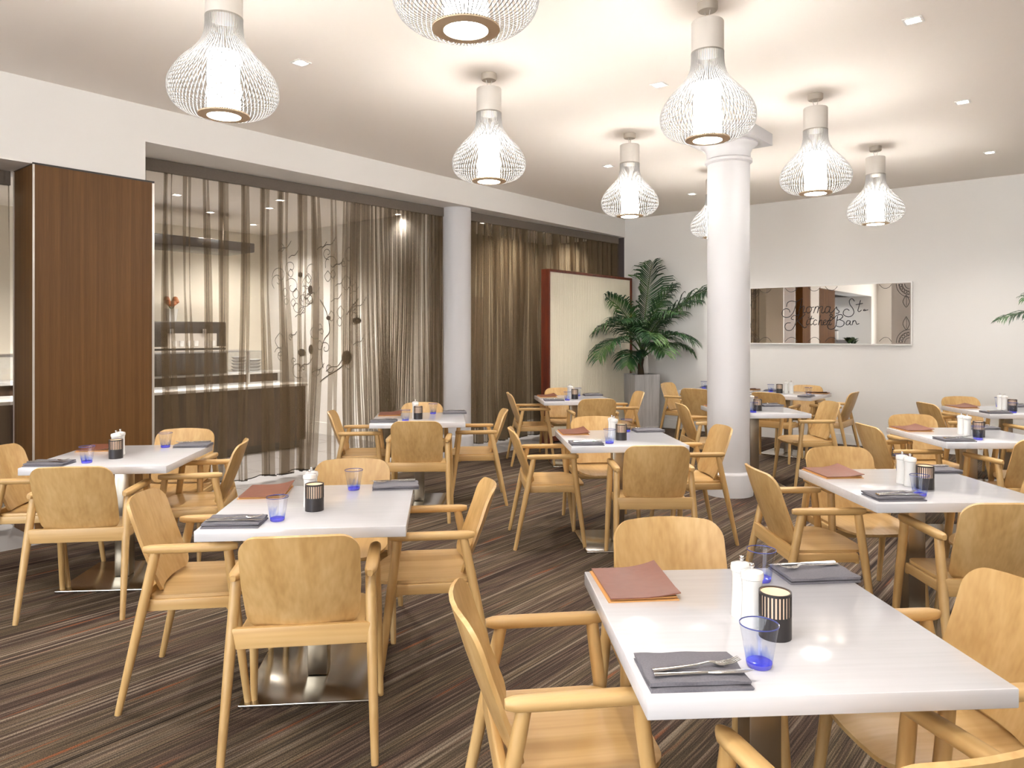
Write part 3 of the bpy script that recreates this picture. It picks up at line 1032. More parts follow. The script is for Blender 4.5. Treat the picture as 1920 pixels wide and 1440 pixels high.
for k in range(22):
    y_, an, ln = rl.uniform(-0.5, 0.5), rl.uniform(0, 6.28), rl.uniform(0.3, 0.5)
    d_ = Vector((math.cos(an) * 0.5, math.sin(an), 0))
    up_ = Vector((0, 0, 1))
    sd_ = d_.cross(up_).normalized()
    c0 = Vector((0, y_, 1.10))
    vs_, fs_l = [], []
    for i_ in range(6):
        t_ = i_ / 5
        c_ = c0 + d_ * ln * t_ * 0.8 + up_ * ln * (1.3 * t_ - 0.75 * t_ * t_)
        w_ = 0.006 + 0.055 * math.sin(PI * min(1, max(0, (t_ - 0.15) / 0.85)))
        vs_ += [c_ - sd_ * w_, c_ - up_ * 0.008, c_ + sd_ * w_]
    for i_ in range(5):
        q_ = i_ * 3
        fs_l += [(q_, q_ + 1, q_ + 4, q_ + 3), (q_ + 1, q_ + 2, q_ + 5, q_ + 4)]
    MB().add(vs_, fs_l).build('leaf', M['leaf'], tr_, 60)
sg = aligned('wall_sign', 14.6, -1.49, 'blue notice panel on the pale blue wall, in the mirror', 'sign', 1.95)
MB().box(0, 0.02, -0.3, 0.3, 0, 0.16).build('board', M['blue'], sg, 0)

# ------------------------------------------------------------------ palms


def frond_mesh(az, elev, length, droop, leaf, name, seed, n=34, roll=0.0):
    """arching rachis with two rows of narrow leaflets"""
    rnd = random.Random(seed)
    d = Vector((math.cos(az), math.sin(az), 0))
    pts = []
    p = Vector((0, 0, 0))
    e = elev
    N = 18
    for k in range(N + 1):
        pts.append(p.copy())
        p = p + (d * math.cos(e) + Vector((0, 0, 1)) * math.sin(e)) * (length / N)
        e -= droop / N * (0.4 + 1.2 * k / N)
    rach = MB()
    rach.tube(pts, [0.011 * (1 - 0.8 * k / N) + 0.002 for k in range(N + 1)], 6)
    lf = MB()
    for i in range(n):
        t = 0.30 + 0.70 * i / (n - 1)
        x = t * N
        k = min(int(x), N - 1)
        q = pts[k].lerp(pts[k + 1], x - k)
        tan = (pts[k + 1] - pts[k]).normalized()
        side0 = tan.cross(Vector((0, 0, 1)))
        if side0.length < 0.2:
            side0 = Vector((-d.y, d.x, 0))
        side0.normalize()
        upv = side0.cross(tan).normalized()
        side0 = side0 * math.cos(roll) + upv * math.sin(roll)
        upv = side0.cross(tan).normalized()
        prof = math.sin(PI * min(1, 0.16 + 0.80 * (t - 0.30) / 0.70)) ** 0.6
        for s in (-1, 1):
            L = 1.12 * leaf * prof * rnd.uniform(0.8, 1.12)
            sweep = 0.40 + 0.60 * t
            dirv = (side0 * s * 1.0 + tan * sweep + upv * rnd.uniform(0.05, 0.35)).normalized()
            w = 0.0105 * (0.7 + 0.5 * prof)
            wv = tan.cross(dirv).cross(dirv).normalized() * w
            a_, b_ = q, q + dirv * L * 0.5 - Vector((0, 0, 0.03 * L))
            c_ = q + dirv * L * 0.85 - Vector((0, 0, 0.22 * L))
            e_ = q + dirv * L * 1.0 - Vector((0, 0, 0.42 * L))
            fold = upv * 0.004
            lf.add([a_ + wv * .4, a_ - wv * .4, b_ + wv, b_ - fold, b_ - wv, c_ + wv * .7, c_ - fold, c_ - wv * .7, e_],
                   [(0, 3, 2), (0, 1, 3), (1, 4, 3), (2, 3, 6, 5), (3, 4, 7, 6), (5, 6, 8), (6, 7, 8)])
    return rach, lf


def keep_clear(mbx, base):
    """bend leaf points off the wall and the screen instead of through them"""
    out = []
    for p in mbx.v:
        q = Vector(p) + base
        dx, dy = q.x - CX, q.y - CY
        a, b = -(dx * UX + dy * UY), dx * UY - dy * UX
        a2 = max(a, 0.03 + 0.02 * math.sin(p[2] * 40))
        b2 = b
        if a < 2.6 and q.z < 2.40:
            b2 = max(b, 0.335 + 0.02 * math.sin(p[2] * 50 + p[0] * 30))
        r = W(a2, b2, q.z) - base
        out.append((r.x, r.y, r.z))
    mbx.v = out
    return mbx


def palm(loc, rz, label, plan, seed):
    e = empty('potted_palm', loc, rz)
    tag(e, label, 'plant')
    s = 0.205
    h = 0.86
    mb = MB()
    Mz = Matrix.Rotation(math.radians(14), 4, 'Z')
    mb.rings([[Mz @ Vector((x * k, y * k, z)) for x, y in ((-1, -1), (1, -1), (1, 1), (-1, 1))]
              for k, z in ((s * .93, 0), (s, h), (s * .92, h), (s * .90, h - 0.05))])
    mb.build('planter', M['planter'], e, 30)
    MB().rings([[Mz @ Vector((x * s * .9, y * s * .9, z)) for x, y in ((-1, -1), (1, -1), (1, 1), (-1, 1))] for z in (h - 0.08, h - 0.045)]).build('soil', M['soil'], e, 30)
    tz = h - 0.05
    MB().tube([(-.01, 0, tz), (-.02, 0, tz + .18), (0.01, 0, tz + .36), (0.03, 0, tz + .5)], [0.055, 0.042, 0.04, 0.03], 12).build('trunk', M['trunk'], e, 60)
    for i, (az, el, L, dr_, leaf, base, roll) in enumerate(plan):
        r_, l_ = frond_mesh(math.radians(az), math.radians(el), L, math.radians(dr_), leaf, 'frond', seed + i, roll=math.radians(roll))
        bs = Vector((loc[0] + 0.02, loc[1], tz + base))
        fr = keep_clear(r_, bs).build('frond', M['stem'], e, 60)
        fr.location = (0.02, 0, tz + base)
        keep_clear(l_, bs).build('leaflets', M['leaf'], fr, 0)
    return e


PLAN = [
    (40, 86, 1.40, 14, 0.56, 0.38, 4), (2, 60, 1.55, 62, 0.42, 0.40, 25), (222, 54, 1.25, 100, 0.36, 0.36, -20),
    (228, 40, 1.35, 112, 0.34, 0.30, -10), (268, 58, 0.95, 115, 0.34, 0.34, 15), (320, 50, 0.95, 100, 0.34, 0.34, 10),
    (205, 70, 1.15, 55, 0.38, 0.36, -30), (300, 66, 1.05, 80, 0.38, 0.36, 0), (345, 42, 0.85, 105, 0.28, 0.30, 0),
    (235, 64, 1.05, 90, 0.36, 0.34, 0), (340, 66, 1.2, 66, 0.40, 0.38, 0), (240, 35, 0.8, 110, 0.28, 0.26, 0), (285, 45, 0.85, 110, 0.30, 0.30, 0),
    (330, 78, 1.15, 40, 0.40, 0.38, 0)]
palm((1.985, 11.02, 0), 0, 'tall kentia palm in a pale square planter beside the screen', PLAN, 30)
PLAN2 = [(172, 46, 1.55, 78, 0.30, 0.36, 0), (150, 60, 1.3, 70, 0.34, 0.36, 20), (200, 60, 1.2, 80, 0.34, 0.36, 0),
         (90, 70, 1.2, 60, 0.34, 0.36, 0), (20, 60, 1.2, 70, 0.34, 0.36, 0), (300, 60, 1.1, 80, 0.34, 0.36, 0)]
palm((6.42, 7.30, 0), 0, 'palm at the far right edge, one frond tip showing by the wall', PLAN2, 70)

# ------------------------------------------------------------------ ceiling lamps
PROF = [(0.089, 3.06), (0.089, 3.02), (0.094, 2.975), (0.108, 2.935), (0.135, 2.895), (0.172, 2.855), (0.209, 2.815), (0.240, 2.77),
        (0.258, 2.73), (0.2625, 2.695), (0.258, 2.66), (0.240, 2.625), (0.205, 2.596), (0.160, 2.580), (0.118, 2.574)]


def make_pendant():
    e = empty('pendant_lamp', (0, 0, CEIL))
    zo = -CEIL
    mb = MB().lathe([(0.0, -0.001), (0.056, -0.001), (0.056, -0.038), (0.050, -0.046), (0.0, -0.046)], 28)
    mb.build('canopy', M['canopy'], e, 40)
    for s in (-1, 1):
        MB().tube([(0.022 * s, 0, -0.044), (0.002 * s, 0, -0.125)], 0.0022, 6).build('cord', M['alu'], e, 40)
    MB().lathe([(0.0, 3.233 + zo), (0.086, 3.233 + zo), (0.089, 3.228 + zo), (0.089, 3.055 + zo), (0.084, 3.055 + zo), (0.084, 3.22 + zo)], 40, None, False).build('neck', M['pend'], e, 40)
    MB().lathe([(0.0905, 3.062 + zo), (0.0905, 3.052 + zo)], 40, None, False).build('collar', M['canopy'], e, 40)
    ribs = MB()
    n = 76
    prof = smooth_path([(r, 0, z + zo) for r, z in PROF], 2)
    for k in range(n):
        an = 2 * PI * k / n
        c, s = math.cos(an), math.sin(an)
        w = 0.0022
        d = 0.0016
        rings = []
        for q in prof:
            x, y = q.x * c, q.x * s
            rings.append([Vector((x - s * w + c * d, y + c * w + s * d, q.z)), Vector((x + s * w + c * d, y - c * w + s * d, q.z)),
                          Vector((x + s * w - c * d, y - c * w - s * d, q.z)), Vector((x - s * w - c * d, y + c * w - s * d, q.z))])
        ribs.rings(rings, False)
    ribs.build('rib_cage', M['rib'], e, 60)
    MB().lathe([(0.122, 2.578 + zo), (0.122, 2.570 + zo), (0.080, 2.566 + zo), (0.080, 2.574 + zo)], 40, None, False).build('base_ring', M['ringwood'], e, 40)
    MB().lathe([(0.0, 2.567 + zo), (0.079, 2.567 + zo), (0.079, 2.86 + zo), (0.072, 2.885 + zo), (0.0, 2.895 + zo)], 18, None, False).build('diffuser', M['pend_glow'], e, 40)
    return e


PEND = [(-1.44, 3.60, 'slatted white pendant lamp above the table left of centre'),
        (-0.165, 5.16, 'slatted white pendant lamp in front of the slim column'),
        (1.095, 6.70, 'slatted white pendant lamp above the pleated screen side, left of the thick column'),
        (2.30, 8.20, 'slatted white pendant lamp half hidden behind the thick column'),
        (-0.165, 2.58, 'slatted white pendant lamp cut off by the top edge'),
        (1.10, 4.05, 'large slatted white pendant lamp in front of the thick column capital'),
        (2.36, 5.60, 'slatted white pendant lamp directly right of the thick column'),
        (3.62, 7.17, 'slatted white pendant lamp above the wall mirror'),
        (-2.72, 2.05, None), (-1.43, 1.04, None), (-2.70, -0.5, None), (-0.16, -0.5, None)]  # unlabelled ones: unseen, continue the rows, added for more room light
pend = make_pendant()
for i, (x, y, lb) in enumerate(PEND):
    o = pend if i == 0 else copy_tree(pend)
    o.location = (x, y, CEIL)
    o.rotation_euler = (0, 0, 0.4 * i)
    tag(o, lb or 'slatted white pendant lamp outside the picture', 'pendant lamp', 'slatted pendant lamps' if lb else 'slatted pendant lamps outside the picture')


def make_downlight():
    e = empty('downlight', (0, 0, CEIL))
    s, q = 0.052, 0.040
    mb = MB()
    for x0, x1, y0, y1 in ((-s, s, q, s), (-s, s, -s, -q), (-s, -q, -q, q), (q, s, -q, q)):
        mb.box(x0, x1, y0, y1, -0.005, 0.0)
    mb.build('trim_frame', M['white'], e, 0)
    MB().lathe([(0.0, -0.003), (0.034, -0.003), (0.036, -0.001)], 20, None, False).build('lens', M['spot_glow'], e, 40)
    return e


def add_spot(loc, power, size=115, blend=0.9, radius=0.022, name='downlight_lamp', col=LAMP_COL):
    l = bpy.data.lights.new(name, 'SPOT')
    l.energy = power
    l.spot_size = math.radians(size)
    l.spot_blend = blend
    l.shadow_soft_size = radius
    l.color = col
    o = bpy.data.objects.new(name, l)
    COL.objects.link(o)
    o.location = loc
    return o


dl = make_downlight()
DOWN = [(-1.45, 4.94, 'square recessed downlight between the two left pendants'), (1.10, 5.38, 'square recessed downlight left of the large pendant'),
        (2.38, 4.27, 'bright square recessed downlight at upper right, nearest of the downlights'), (3.62, 5.78, 'square recessed downlight by the right edge, right of the pendants'),
        (1.07, 8.0, 'small recessed downlight left of the pendant above the screen'), (2.40, 9.6, 'small recessed downlight just left of the thick column'),
        (4.91, 7.40, 'small recessed downlight at the far right above the wall')]
OFF = [(-2.6, 3.3), (-0.2, 1.2), (2.6, 1.2), (3.9, 3.0), (5.2, 4.4), (-1.4, 0.6), (0.5, -0.6), (3.0, -1.0), (-2.2, -1.6), (0.6, -3.0), (-0.1, 6.9), (6.0, 6.2)]  # unseen downlights added to brighten surfaces facing the viewer
OFF = [p for p in OFF if p != (-0.1, 6.9)]
for i, (x, y, lb) in enumerate(DOWN):
    o = dl if i == 0 else copy_tree(dl)
    o.location = (x, y, CEIL)
    o.rotation_euler = (0, 0, ROT_WALL)
    tag(o, lb, 'downlight', 'recessed ceiling downlights')
    add_spot((x, y, CEIL - 0.02), SPOT_W)
for (x, y) in OFF:
    o = copy_tree(dl)
    o.location = (x, y, CEIL)
    o.rotation_euler = (0, 0, ROT_WALL)
    tag(o, 'square recessed downlight on the ceiling outside the picture', 'downlight', 'recessed ceiling downlights outside the picture')
    add_spot((x, y, CEIL - 0.02), SPOT_W * (0.65 if -0.5 < x < 3 and y > 0 else 1.0))
# downlights of the room behind the curtains
KD = [(-3.78, 8.12, 1.0, 'bright downlight behind the curtain, nearest the wood pillar'), (-3.03, 8.98, 1.0, 'bright downlight behind the middle of the long curtain'),
      (-3.72, 10.35, 0.6, 'lower bright downlight over the coffee machine'), (-5.2, 10.2, 1.0, 'downlight behind the curtain beside the pillar edge'),
      (-3.9, 9.3, 0.7, 'faint downlight over the hood behind the curtain'),
      (-2.72, 8.45, 0.5, 'downlight washing the long curtain folds'), (-1.50, 9.45, 0.10, 'downlight washing the curtain near the slim column'),
      (0.52, 11.15, 0.8, 'downlight glinting through the far curtain'), (-0.42, 10.2, 0.8, 'downlight behind the far curtain by the slim column'),
      (-4.9, 7.4, 0.8, 'downlight over the counter behind the wood pillar'), (-5.6, 6.6, 0.8, 'downlight behind the strip of curtain at the left edge')]
for (x, y, k, lb) in KD:
    o = copy_tree(dl)
    o.location = (x, y, 3.044)
    o.rotation_euler = (0, 0, ROT_WALL)
    tag(o, lb, 'downlight', 'downlights behind the curtains')
    add_spot((x, y, 3.02), KITCHEN_W * k, 140)
for aa in (13.6, 15.4):
    q = W(aa, -0.9, 2.66)
    add_spot(q, 90, 150, col=(0.85, 0.93, 1.0), name='bar_lamp')

# ------------------------------------------------------------------ chairs


def make_chair():
    e = empty('dining_chair')
    # legs: turned, tapering to the foot
    for s in (-1, 1):
        for (p0, p1) in (((0.250 * s, 0.240, 0.0), (0.232 * s, 0.158, 0.632)), ((0.256 * s, -0.245, 0.0), (0.232 * s, -0.112, 0.632))):
            a, b = Vector(p0), Vector(p1)
            MB().tube([a, a.lerp(b, .03), a.lerp(b, .3), a.lerp(b, .62), a.lerp(b, .9), b], [0.0125, 0.0135, 0.0165, 0.0195, 0.0195, 0.018], 12).build('leg', M['beech_z'], e, 50)
    # armrests: flat on top, rounded below, rounded ends
    for s in (-1, 1):
        rings = []
        y0, y1 = -0.160, 0.196
        N = 12
        for k in range(N + 1):
            t = k / N
            y = y0 + (y1 - y0) * (0.5 - 0.5 * math.cos(PI * t))
            en = min(1.0, math.sqrt(max(0.0, 1 - (2 * abs(((y - y0) / (y1 - y0)) - .5)) ** 14)))
            en = max(en, 0.45)
            w = (0.0205 + 0.003 * math.sin(PI * t)) * en
            hh = 0.0155 * (0.4 + 0.6 * en)
            ring = []
            for j in range(14):
                an = 2 * PI * j / 14
                cx, cz = math.cos(an), math.sin(an)
                zz = hh * (abs(cz) ** 0.55) * (1 if cz > 0 else -1.15)
                xx = w * (abs(cx) ** 0.75) * (1 if cx > 0 else -1)
                ring.append(Vector((0.234 * s + xx, y, 0.633 + zz)))
            rings.append(ring[::-1])
        MB().rings(rings).build('armrest', M['beech_y'], e, 55)
    # rails under the seat
    MB().rbox(-0.236, 0.236, -0.170, -0.146, 0.388, 0.462, 0.006).build('back_rail', M['beech_x'], e, 40)
    MB().rbox(-0.226, 0.226, 0.150, 0.172, 0.376, 0.418, 0.005).build('front_rail', M['beech_x'], e, 40)
    for s in (-1, 1):
        MB().rbox(0.216 * s - 0.011, 0.216 * s + 0.011, -0.150, 0.165, 0.384, 0.4275, 0.004).build('side_rail', M['beech_y'], e, 40)
    # moulded plywood seat

    def seat_map(x, y):
        u, v = x / 0.23, y / 0.23
        z = 0.437 - 0.016 * (1 - min(1, u * u)) * (1 - 0.6 * v * v) - (0.022 * max(0, v - 0.55) ** 2 * 3)
        dx = 0.016 * 2 * u / 0.23 * (1 - 0.6 * v * v)
        return Vector((x, y, z)), Vector((-dx, 0.0, 1)).normalized()
    out = []
    for (x, y) in rrect(-0.212, 0.212, -0.150, 0.248, (0.12, 0.12, 0.03, 0.03), 8):
        wid = 1.0 + (0.10 if y > 0.0 else 0.0) * min(1, max(0, (0.20 - y) / 0.05)) * 0
        bulge = 0.012 * math.cos(max(-1, min(1, x / 0.212)) * PI / 2) if y > 0.2 else 0
        out.append((x * wid, y + bulge))
    panel(out, seat_map, 0.013, 6).build('seat', M['beech_y'], e, 50)
    # moulded plywood back, curved round the sitter

    def back_map(x, h):
        t = (h - 0.455) / 0.345
        y = -0.142 - 0.128 * t + 0.020 * math.sin(PI * t) * -0.35 - 0.03 + 0.042 * (x / 0.2) ** 2
        n = Vector((-2 * 0.042 * x / 0.04, 1.0, 0.36)).normalized()
        return Vector((x, y + 0.028, h)), n
    o2 = []
    for (x, h) in rrect(-0.202, 0.202, 0.452, 0.800, (0.062, 0.062, 0.05, 0.05), 7):
        top = 0.010 * math.cos(x / 0.202 * PI / 2) if h > 0.74 else 0
        tp = 1.0 - 0.05 * max(0, (0.62 - h) / 0.17)
        o2.append((x * tp, h + top - 0.008))
    panel(o2, back_map, 0.012, 6).build('backrest', M['beech_z'], e, 50)
    return e


TW, TZ = 0.79, 0.74
# name: (x, y, rotation deg, phrase, layout turn)
TABLES = {
    'T1': (0.644, 1.877, 3.5, 'the front table at lower right', 0),
    'T2': (-0.839, 3.133, 5.4, 'the front table left of centre', 0),
    'T3': (-2.361, 4.390, 4.8, 'the table beside the wood pillar', 0),
    'T4': (-0.816, 6.344, 5.2, 'the table before the slim column', 0),
    'T5': (0.752, 5.128, 4.3, 'the middle table left of the thick column', 0),
    'T6': (0.699, 8.235, 6.0, 'the table before the pleated screen', 0),
    'T7': (2.351, 7.019, 2.8, 'the table touching the thick column', 0),
    'T8': (2.72, 9.43, -39.4, 'the far wall table left of the thick column', -90),
    'T8b': (3.40, 8.86, -39.4, 'the far wall table under the mirror', -90),
    'T9': (1.973, 3.549, 2.0, 'the second table of the right row', 0),
    'T10': (3.346, 5.278, 0.0, 'the third table of the right row', 0),
    'T11': (4.784, 6.977, -1.6, 'the last table of the right row', 0),
}
# (table, side, offset along the side axis, lateral shift, extra turn in degrees)
CHAIRS = [
    ('T1', 'L', 0.53, 0.06, 4), ('T1', 'F', 0.535, -0.03, -1), ('T1', 'R', 0.52, 0.03, 2), ('T1', 'N', 0.46, 0.05, 12),
    ('T2', 'N', 0.455, 0.04, 2), ('T2', 'L', 0.49, 0.0, 3), ('T2', 'R', 0.50, 0.08, 2), ('T2', 'F', 0.52, 0.05, 0),
    ('T3', 'N', 0.46, 0.02, 3), ('T3', 'L', 0.48, 0.03, 4), ('T3', 'R', 0.42, 0.10, 8), ('T3', 'F', 0.50, 0.10, 0),
    ('T4', 'N', 0.50, 0.02, -4), ('T4', 'L', 0.52, 0.03, 2), ('T4', 'R', 0.51, 0.03, 0), ('T4', 'F', 0.50, 0.0, 0),
    ('T5', 'N', 0.50, 0.10, -4), ('T5', 'L', 0.50, 0.10, 0), ('T5', 'R', 0.57, 0.10, 0), ('T5', 'F', 0.52, -0.02, 0),
    ('T6', 'N', 0.50, 0.12, 0), ('T6', 'L', 0.48, 0.10, 0), ('T6', 'R', 0.57, 0.10, 0), ('T6', 'F', 0.50, -0.02, 0),
    ('T7', 'L', 0.47, 0.03, 0), ('T7', 'R', 0.60, 0.12, 0), 
    ('T8', 'L', 0.52, 0.0, 0), ('T8', 'N', 0.50, 0.0, 0), ('T8b', 'N', 0.50, 0.0, 0), ('T8b', 'F', 0.50, 0.0, 0), ('T8b', 'R', 0.52, 0.0, 0),
    ('T9', 'L', 0.48, 0.14, 0), ('T9', 'F', 0.52, 0.0, 0), ('T9', 'N', 0.40, 0.05, -3), ('T9', 'R', 0.52, 0.0, 0),
    ('T10', 'L', 0.45, 0.12, 0), ('T10', 'F', 0.52, 0.0, 0), ('T10', 'N', 0.36, 0.10, 6), ('T10', 'R', 0.52, 0.0, 0),
    ('T11', 'L', 0.48, 0.08, 0), ('T11', 'F', 0.52, 0.0, 0), ('T11', 'N', 0.45, 0.05, 0),
]
SIDE = {'N': (0, -1, 0, 'near side'), 'F': (0, 1, 180, 'far side'), 'L': (-1, 0, -90, 'left side'), 'R': (1, 0, 90, 'right side')}


def to_world(tk, u, v, z=0.0):
    x, y, r, _, _ = TABLES[tk]
    c, s = math.cos(math.radians(r)), math.sin(math.radians(r))
    return Vector((x + c * u - s * v, y + s * u + c * v, z))


chair = make_chair()
for i, (tk, sd, off, lat, extra) in enumerate(CHAIRS):
    o = chair if i == 0 else copy_tree(chair)
    dx, dy, rr, ph = SIDE[sd]
    u, v = (dx * off, lat) if dx else (lat, dy * off)
    o.location = to_world(tk, u, v)
    o.rotation_euler = (0, 0, math.radians(TABLES[tk][2] + rr + extra))
    tag(o, 'beech armchair on the %s of %s' % (ph, TABLES[tk][3]), 'chair', 'beech dining armchairs')

# ------------------------------------------------------------------ tables


def make_table():
    e = empty('dining_table')
    h = TW / 2
    MB().rbox(-h, h, -h, h, TZ - 0.042, TZ, 0.003, 2).build('tabletop', M['table'], e, 40)
    MB().box(-0.2, 0.2, -0.2, 0.2, TZ - 0.05, TZ - 0.043).build('mount_plate', M['black'], e, 0)
    MB().rbox(-0.042, 0.042, -0.042, 0.042, 0.016, TZ - 0.05, 0.004, 2).build('pedestal', M['post'], e, 40)
    MB().rbox(-0.27, 0.27, -0.27, 0.27, 0.0, 0.014, 0.004, 2).build('base_plate', M['steel'], e, 40)
    return e


table = make_table()
for i, tk in enumerate(TABLES):
    o = table if i == 0 else copy_tree(table)
    x, y, r, ph, _ = TABLES[tk]
    o.location = (x, y, 0)
    o.rotation_euler = (0, 0, math.radians(r))
    tag(o, 'square white-topped pedestal table, ' + ph, 'table', 'square white dining tables')

# ------------------------------------------------------------------ table settings


def make_napkin():
    e = empty('napkin')
    rnd = random.Random(2)

    def slab(z0, th, x0, x1, y0, y1, amp):
        nx, ny = 14, 9
        top, bot = [], []
        for j in range(ny + 1):
            for i in range(nx + 1):
                x = x0 + (x1 - x0) * i / nx
                y = y0 + (y1 - y0) * j / ny
                edge = min(1, 4 * min(i, nx - i) / nx + .4) * min(1, 4 * min(j, ny - j) / ny + .4)
                w = amp * (math.sin(x * 60 + y * 25) + math.sin(y * 90 - x * 20)) * 0.5
                top.append(Vector((x + 0.002 * math.sin(y * 60), y + 0.002 * math.sin(x * 50), z0 + th * (0.55 + .45 * edge) + w)))
                bot.append(Vector((x, y, z0)))
        n = nx + 1
        fs = []
        N = len(top)
        for j in range(ny):
            for i in range(nx):
                q = (j * n + i, j * n + i + 1, (j + 1) * n + i + 1, (j + 1) * n + i)
                fs.append(q)
                fs.append(tuple(k + N for k in q[::-1]))
        rim = [i for i in range(n)] + [j * n + nx for j in range(1, ny + 1)] + [ny * n + i for i in range(nx - 1, -1, -1)] + [j * n for j in range(ny - 1, 0, -1)]
        for a, b in zip(rim, rim[1:] + rim[:1]):
            fs.append((b, a, a + N, b + N))
        return MB().add(top + bot, fs)
    slab(0.0, 0.009, -0.108, 0.108, -0.074, 0.074, 0.0006).build('lower_fold', M['napkin'], e, 60)
    slab(0.0098, 0.011, -0.108, 0.106, -0.066, 0.074, 0.0016).build('upper_fold', M['napkin'], e, 60)
    return e


def make_fork():
    mb = MB()
    mb.tube([(-0.098, 0, 0.003), (-0.06, 0, 0.0035), (0.0, 0, 0.006), (0.03, 0, 0.010), (0.045, 0, 0.008)], [0.0085, 0.0065, 0.0035, 0.003, 0.006], 8, 0.35)
    mb.tube([(0.040, 0, 0.008), (0.052, 0, 0.005), (0.064, 0, 0.004)], [0.006, 0.011, 0.0115], 8, 0.2)
    for k in (-1.5, -0.5, 0.5, 1.5):
        mb.tube([(0.060, k * 0.0055, 0.004), (0.085, k * 0.0056, 0.006), (0.104, k * 0.0056, 0.012)], [0.0019, 0.0016, 0.0008], 6, 0.7)
    return mb


def make_knife():
    mb = MB()
    mb.tube([(-0.105, 0, 0.003), (-0.06, 0, 0.003), (0.0, 0, 0.003), (0.012, 0, 0.003)], [0.0075, 0.006, 0.0048, 0.004], 8, 0.5)
    mb.tube([(0.010, 0, 0.003), (0.03, -0.001, 0.003), (0.09, -0.001, 0.003), (0.115, 0.002, 0.003)], [0.006, 0.0085, 0.0085, 0.002], 8, 0.12)
    return mb


def make_glass():
    e = empty('water_glass')
    MB().lathe([(0.027, 0.006), (0.030, 0.020), (0.0365, 0.060), (0.0425, 0.094)], 28, None, False).build('bowl', M['glass'], e, 60)
    MB().lathe([(0.0, 0.0005), (0.0255, 0.0005), (0.0275, 0.004), (0.0285, 0.011), (0.025, 0.013), (0.0, 0.010)], 28, None, False).build('foot', M['glass_foot'], e, 60)
    MB().lathe([(0.0418, 0.093), (0.0432, 0.0935), (0.0432, 0.0955), (0.0418, 0.0958), (0.0412, 0.0945), (0.0418, 0.093)], 28, None, False).build('rim', M['glass_rim'], e, 60)
    return e


def make_mill():
    e = empty('condiment_mill')
    MB().lathe([(0.0, 0.0), (0.0275, 0.0), (0.0275, 0.010), (0.0262, 0.024), (0.0245, 0.075), (0.0248, 0.105), (0.0265, 0.118), (0.0, 0.118)], 26, None, False).build('body', M['china'], e, 50)
    MB().lathe([(0.0, 0.1195), (0.0285, 0.1195), (0.0293, 0.128), (0.0275, 0.136), (0.012, 0.141), (0.0, 0.142)], 26, None, False).build('cap', M['china'], e, 50)
    MB().lathe([(0.004, 0.141), (0.004, 0.146), (0.007, 0.150), (0.0055, 0.156), (0.0, 0.158)], 12, None, False).build('knob', M['cutlery'], e, 50)
    return e


def make_candle():
    e = empty('candle_holder')
    R = 0.0385
    MB().lathe([(0.0, 0.0), (R, 0.0), (R, 0.055), (R - 0.002, 0.055), (R - 0.002, 0.045), (0.0, 0.045)], 36, None, False).build('cup', M['black'], e, 50)
    MB().lathe([(R - 0.004, 0.044), (R - 0.004, 0.108)], 36, None, False).build('liner', M['frost'], e, 50)
    bars = MB()
    n = 26
    for k in range(n):
        Mz = Matrix.Rotation(2 * PI * k / n, 4, 'Z')
        bars.box(R - 0.002, R, -0.0022, 0.0022, 0.0545, 0.1065, Mz)
    bars.build('slotted_band', M['black'], e, 0)
    MB().lathe([(R - 0.0035, 0.105), (R, 0.105), (R, 0.1115), (R - 0.0035, 0.1115), (R - 0.0035, 0.105)], 36, None, False).build('rim', M['black'], e, 50)
    MB().lathe([(0.0, 0.045), (0.019, 0.045), (0.019, 0.060), (0.0, 0.060)], 20, None, False).build('tealight', M['china'], e, 50)
    MB().lathe([(0.0005, 0.061), (0.005, 0.070), (0.0045, 0.080), (0.0005, 0.098)], 12, None, False).build('flame', M['flame'], e, 60)
    return e


def make_menu():
    e = empty('menu_folder')

    def sheet(z0, z1, lift, x0, x1, y0, y1, th):
        n = 10
        top = []
        for j in range(n + 1):
            for i in range(n + 1):
                x, y = x0 + (x1 - x0) * i / n, y0 + (y1 - y0) * j / n
                cu = lift * max(0, (i / n - .45) / .55) ** 2 * (0.35 + .65 * max(0, (j / n - .2) / .8)) + lift * 0.35 * max(0, (i / n - .5)) * (1 - j / n)
                top.append(Vector((x, y, z0 + cu)))
        bot = [p - Vector((0, 0, th)) for p in top]
        N, q = len(top), n + 1
        fs = []
        for j in range(n):
            for i in range(n):
                f = (j * q + i, j * q + i + 1, (j + 1) * q + i + 1, (j + 1) * q + i)
                fs.append(f)
                fs.append(tuple(k + N for k in f[::-1]))
        rim = list(range(q)) + [j * q + n for j in range(1, q)] + [n * q + i for i in range(n - 1, -1, -1)] + [j * q for j in range(n - 1, 0, -1)]
        for a, b in zip(rim, rim[1:] + rim[:1]):
            fs.append((b, a, a + N, b + N))
        return MB().add(top + bot, fs)
    sheet(0.0030, 0, 0.0, -0.100, 0.100, -0.130, 0.130, 0.0028).build('back_cover', M['page'], e, 50)
    sheet(0.0075, 0, 0.004, -0.094, 0.096, -0.122, 0.126, 0.003).build('pages', M['page'], e, 50)
    sheet(0.0115, 0, 0.020, -0.094, 0.105, -0.128, 0.130, 0.0028).build('front_cover', M['leather'], e, 50)
    return e


PROTO = {'napkin': make_napkin(), 'glass': make_glass(), 'mill': make_mill(), 'candle': make_candle(), 'menu': make_menu()}
fork_o = make_fork().build('fork', M['cutlery'], None, 60)
knife_o = make_knife().build('knife', M['cutlery'], None, 60)
PROTO['fork'], PROTO['knife'] = fork_o, knife_o
used = set()


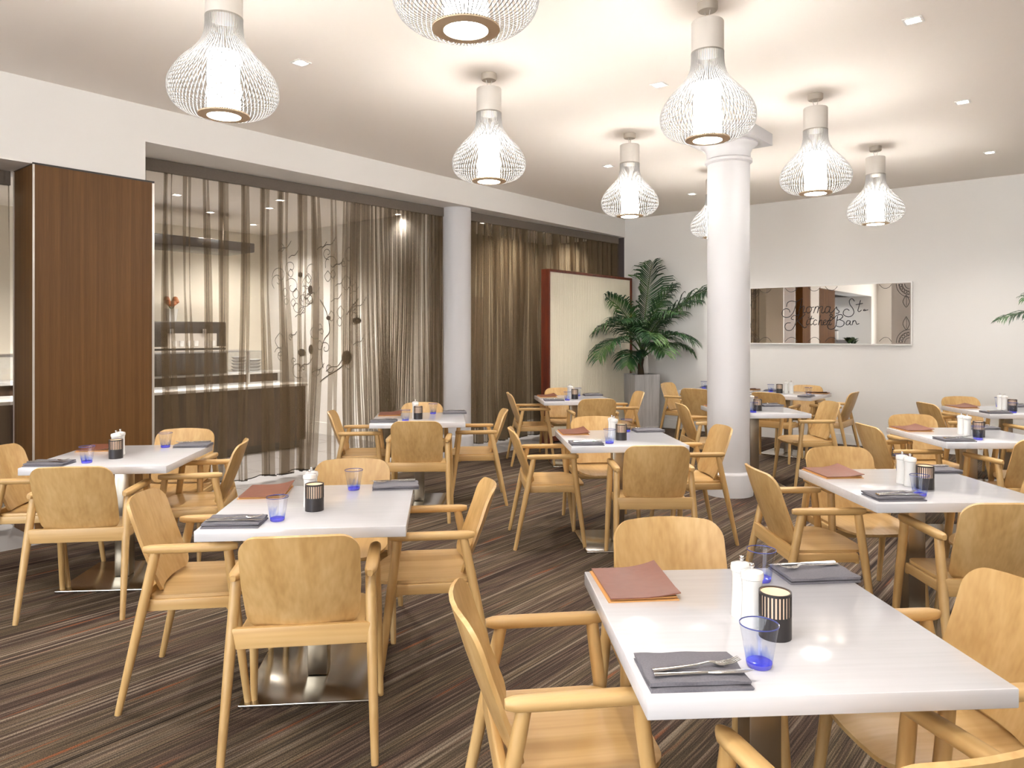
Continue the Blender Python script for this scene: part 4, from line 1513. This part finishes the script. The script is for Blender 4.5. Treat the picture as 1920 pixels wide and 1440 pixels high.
def put(kind, tk, u, v, z, rot, label, cat, group):
    o = PROTO[kind] if kind not in used else copy_tree(PROTO[kind])
    used.add(kind)
    lr = TABLES[tk][4]
    c, s = math.cos(math.radians(lr)), math.sin(math.radians(lr))
    o.location = to_world(tk, c * u - s * v, s * u + c * v, TZ + z)
    o.rotation_euler = (0, 0, math.radians(TABLES[tk][2] + lr + rot))
    tag(o, label, cat, group)
    return o


jr = random.Random(4)
for tk in TABLES:
    ph = TABLES[tk][3]

    def j(s=0.012):
        return jr.uniform(-s, s) if tk != 'T1' else 0.0
    put('menu', tk, -0.275 + j(), 0.262 + j(), 0.0, 2 + j(3), 'brown leather menu folder on ' + ph, 'menu', 'leather menu folders')
    put('mill', tk, -0.037, 0.024, 0.0, 20, 'rear white china mill on ' + ph, 'mill', 'white china mills')
    put('mill', tk, -0.034, -0.037 + j(.002), 0.0, 80, 'front white china mill on ' + ph, 'mill', 'white china mills')
    put('candle', tk, -0.005 + j(.006), -0.110 + j(.006), 0.0, jr.uniform(0, 90), 'black slotted candle holder on ' + ph, 'candle holder', 'slotted candle holders')
    for (nm, un, vn, rn, ug, vg) in (('near', -0.272, -0.295, 0, -0.108, -0.262), ('far', 0.300, 0.315, 182, 0.122, 0.278)):
        un += j(); vn += j(.008); rn += j(3)
        put('napkin', tk, un, vn, 0.0, rn, 'folded grey napkin, %s setting of %s' % (nm, ph), 'napkin', 'grey linen napkins')
        rr = math.radians(rn)

        def on(du, dv):
            return un + du * math.cos(rr) - dv * math.sin(rr), vn + du * math.sin(rr) + dv * math.cos(rr)
        fu, fv = on(0.004, -0.012)
        put('fork', tk, fu, fv, 0.0222, rn + 8, 'steel fork, %s setting of %s' % (nm, ph), 'fork', 'steel forks')
        ku, kv = on(0.010, -0.042)
        put('knife', tk, ku, kv, 0.0225, rn + 2, 'steel knife, %s setting of %s' % (nm, ph), 'knife', 'steel knives')
        put('glass', tk, ug + j(), vg + j(.008), 0.0, jr.uniform(0, 360), 'blue-tinted water glass, %s setting of %s' % (nm, ph), 'glass', 'blue-tinted water glasses')
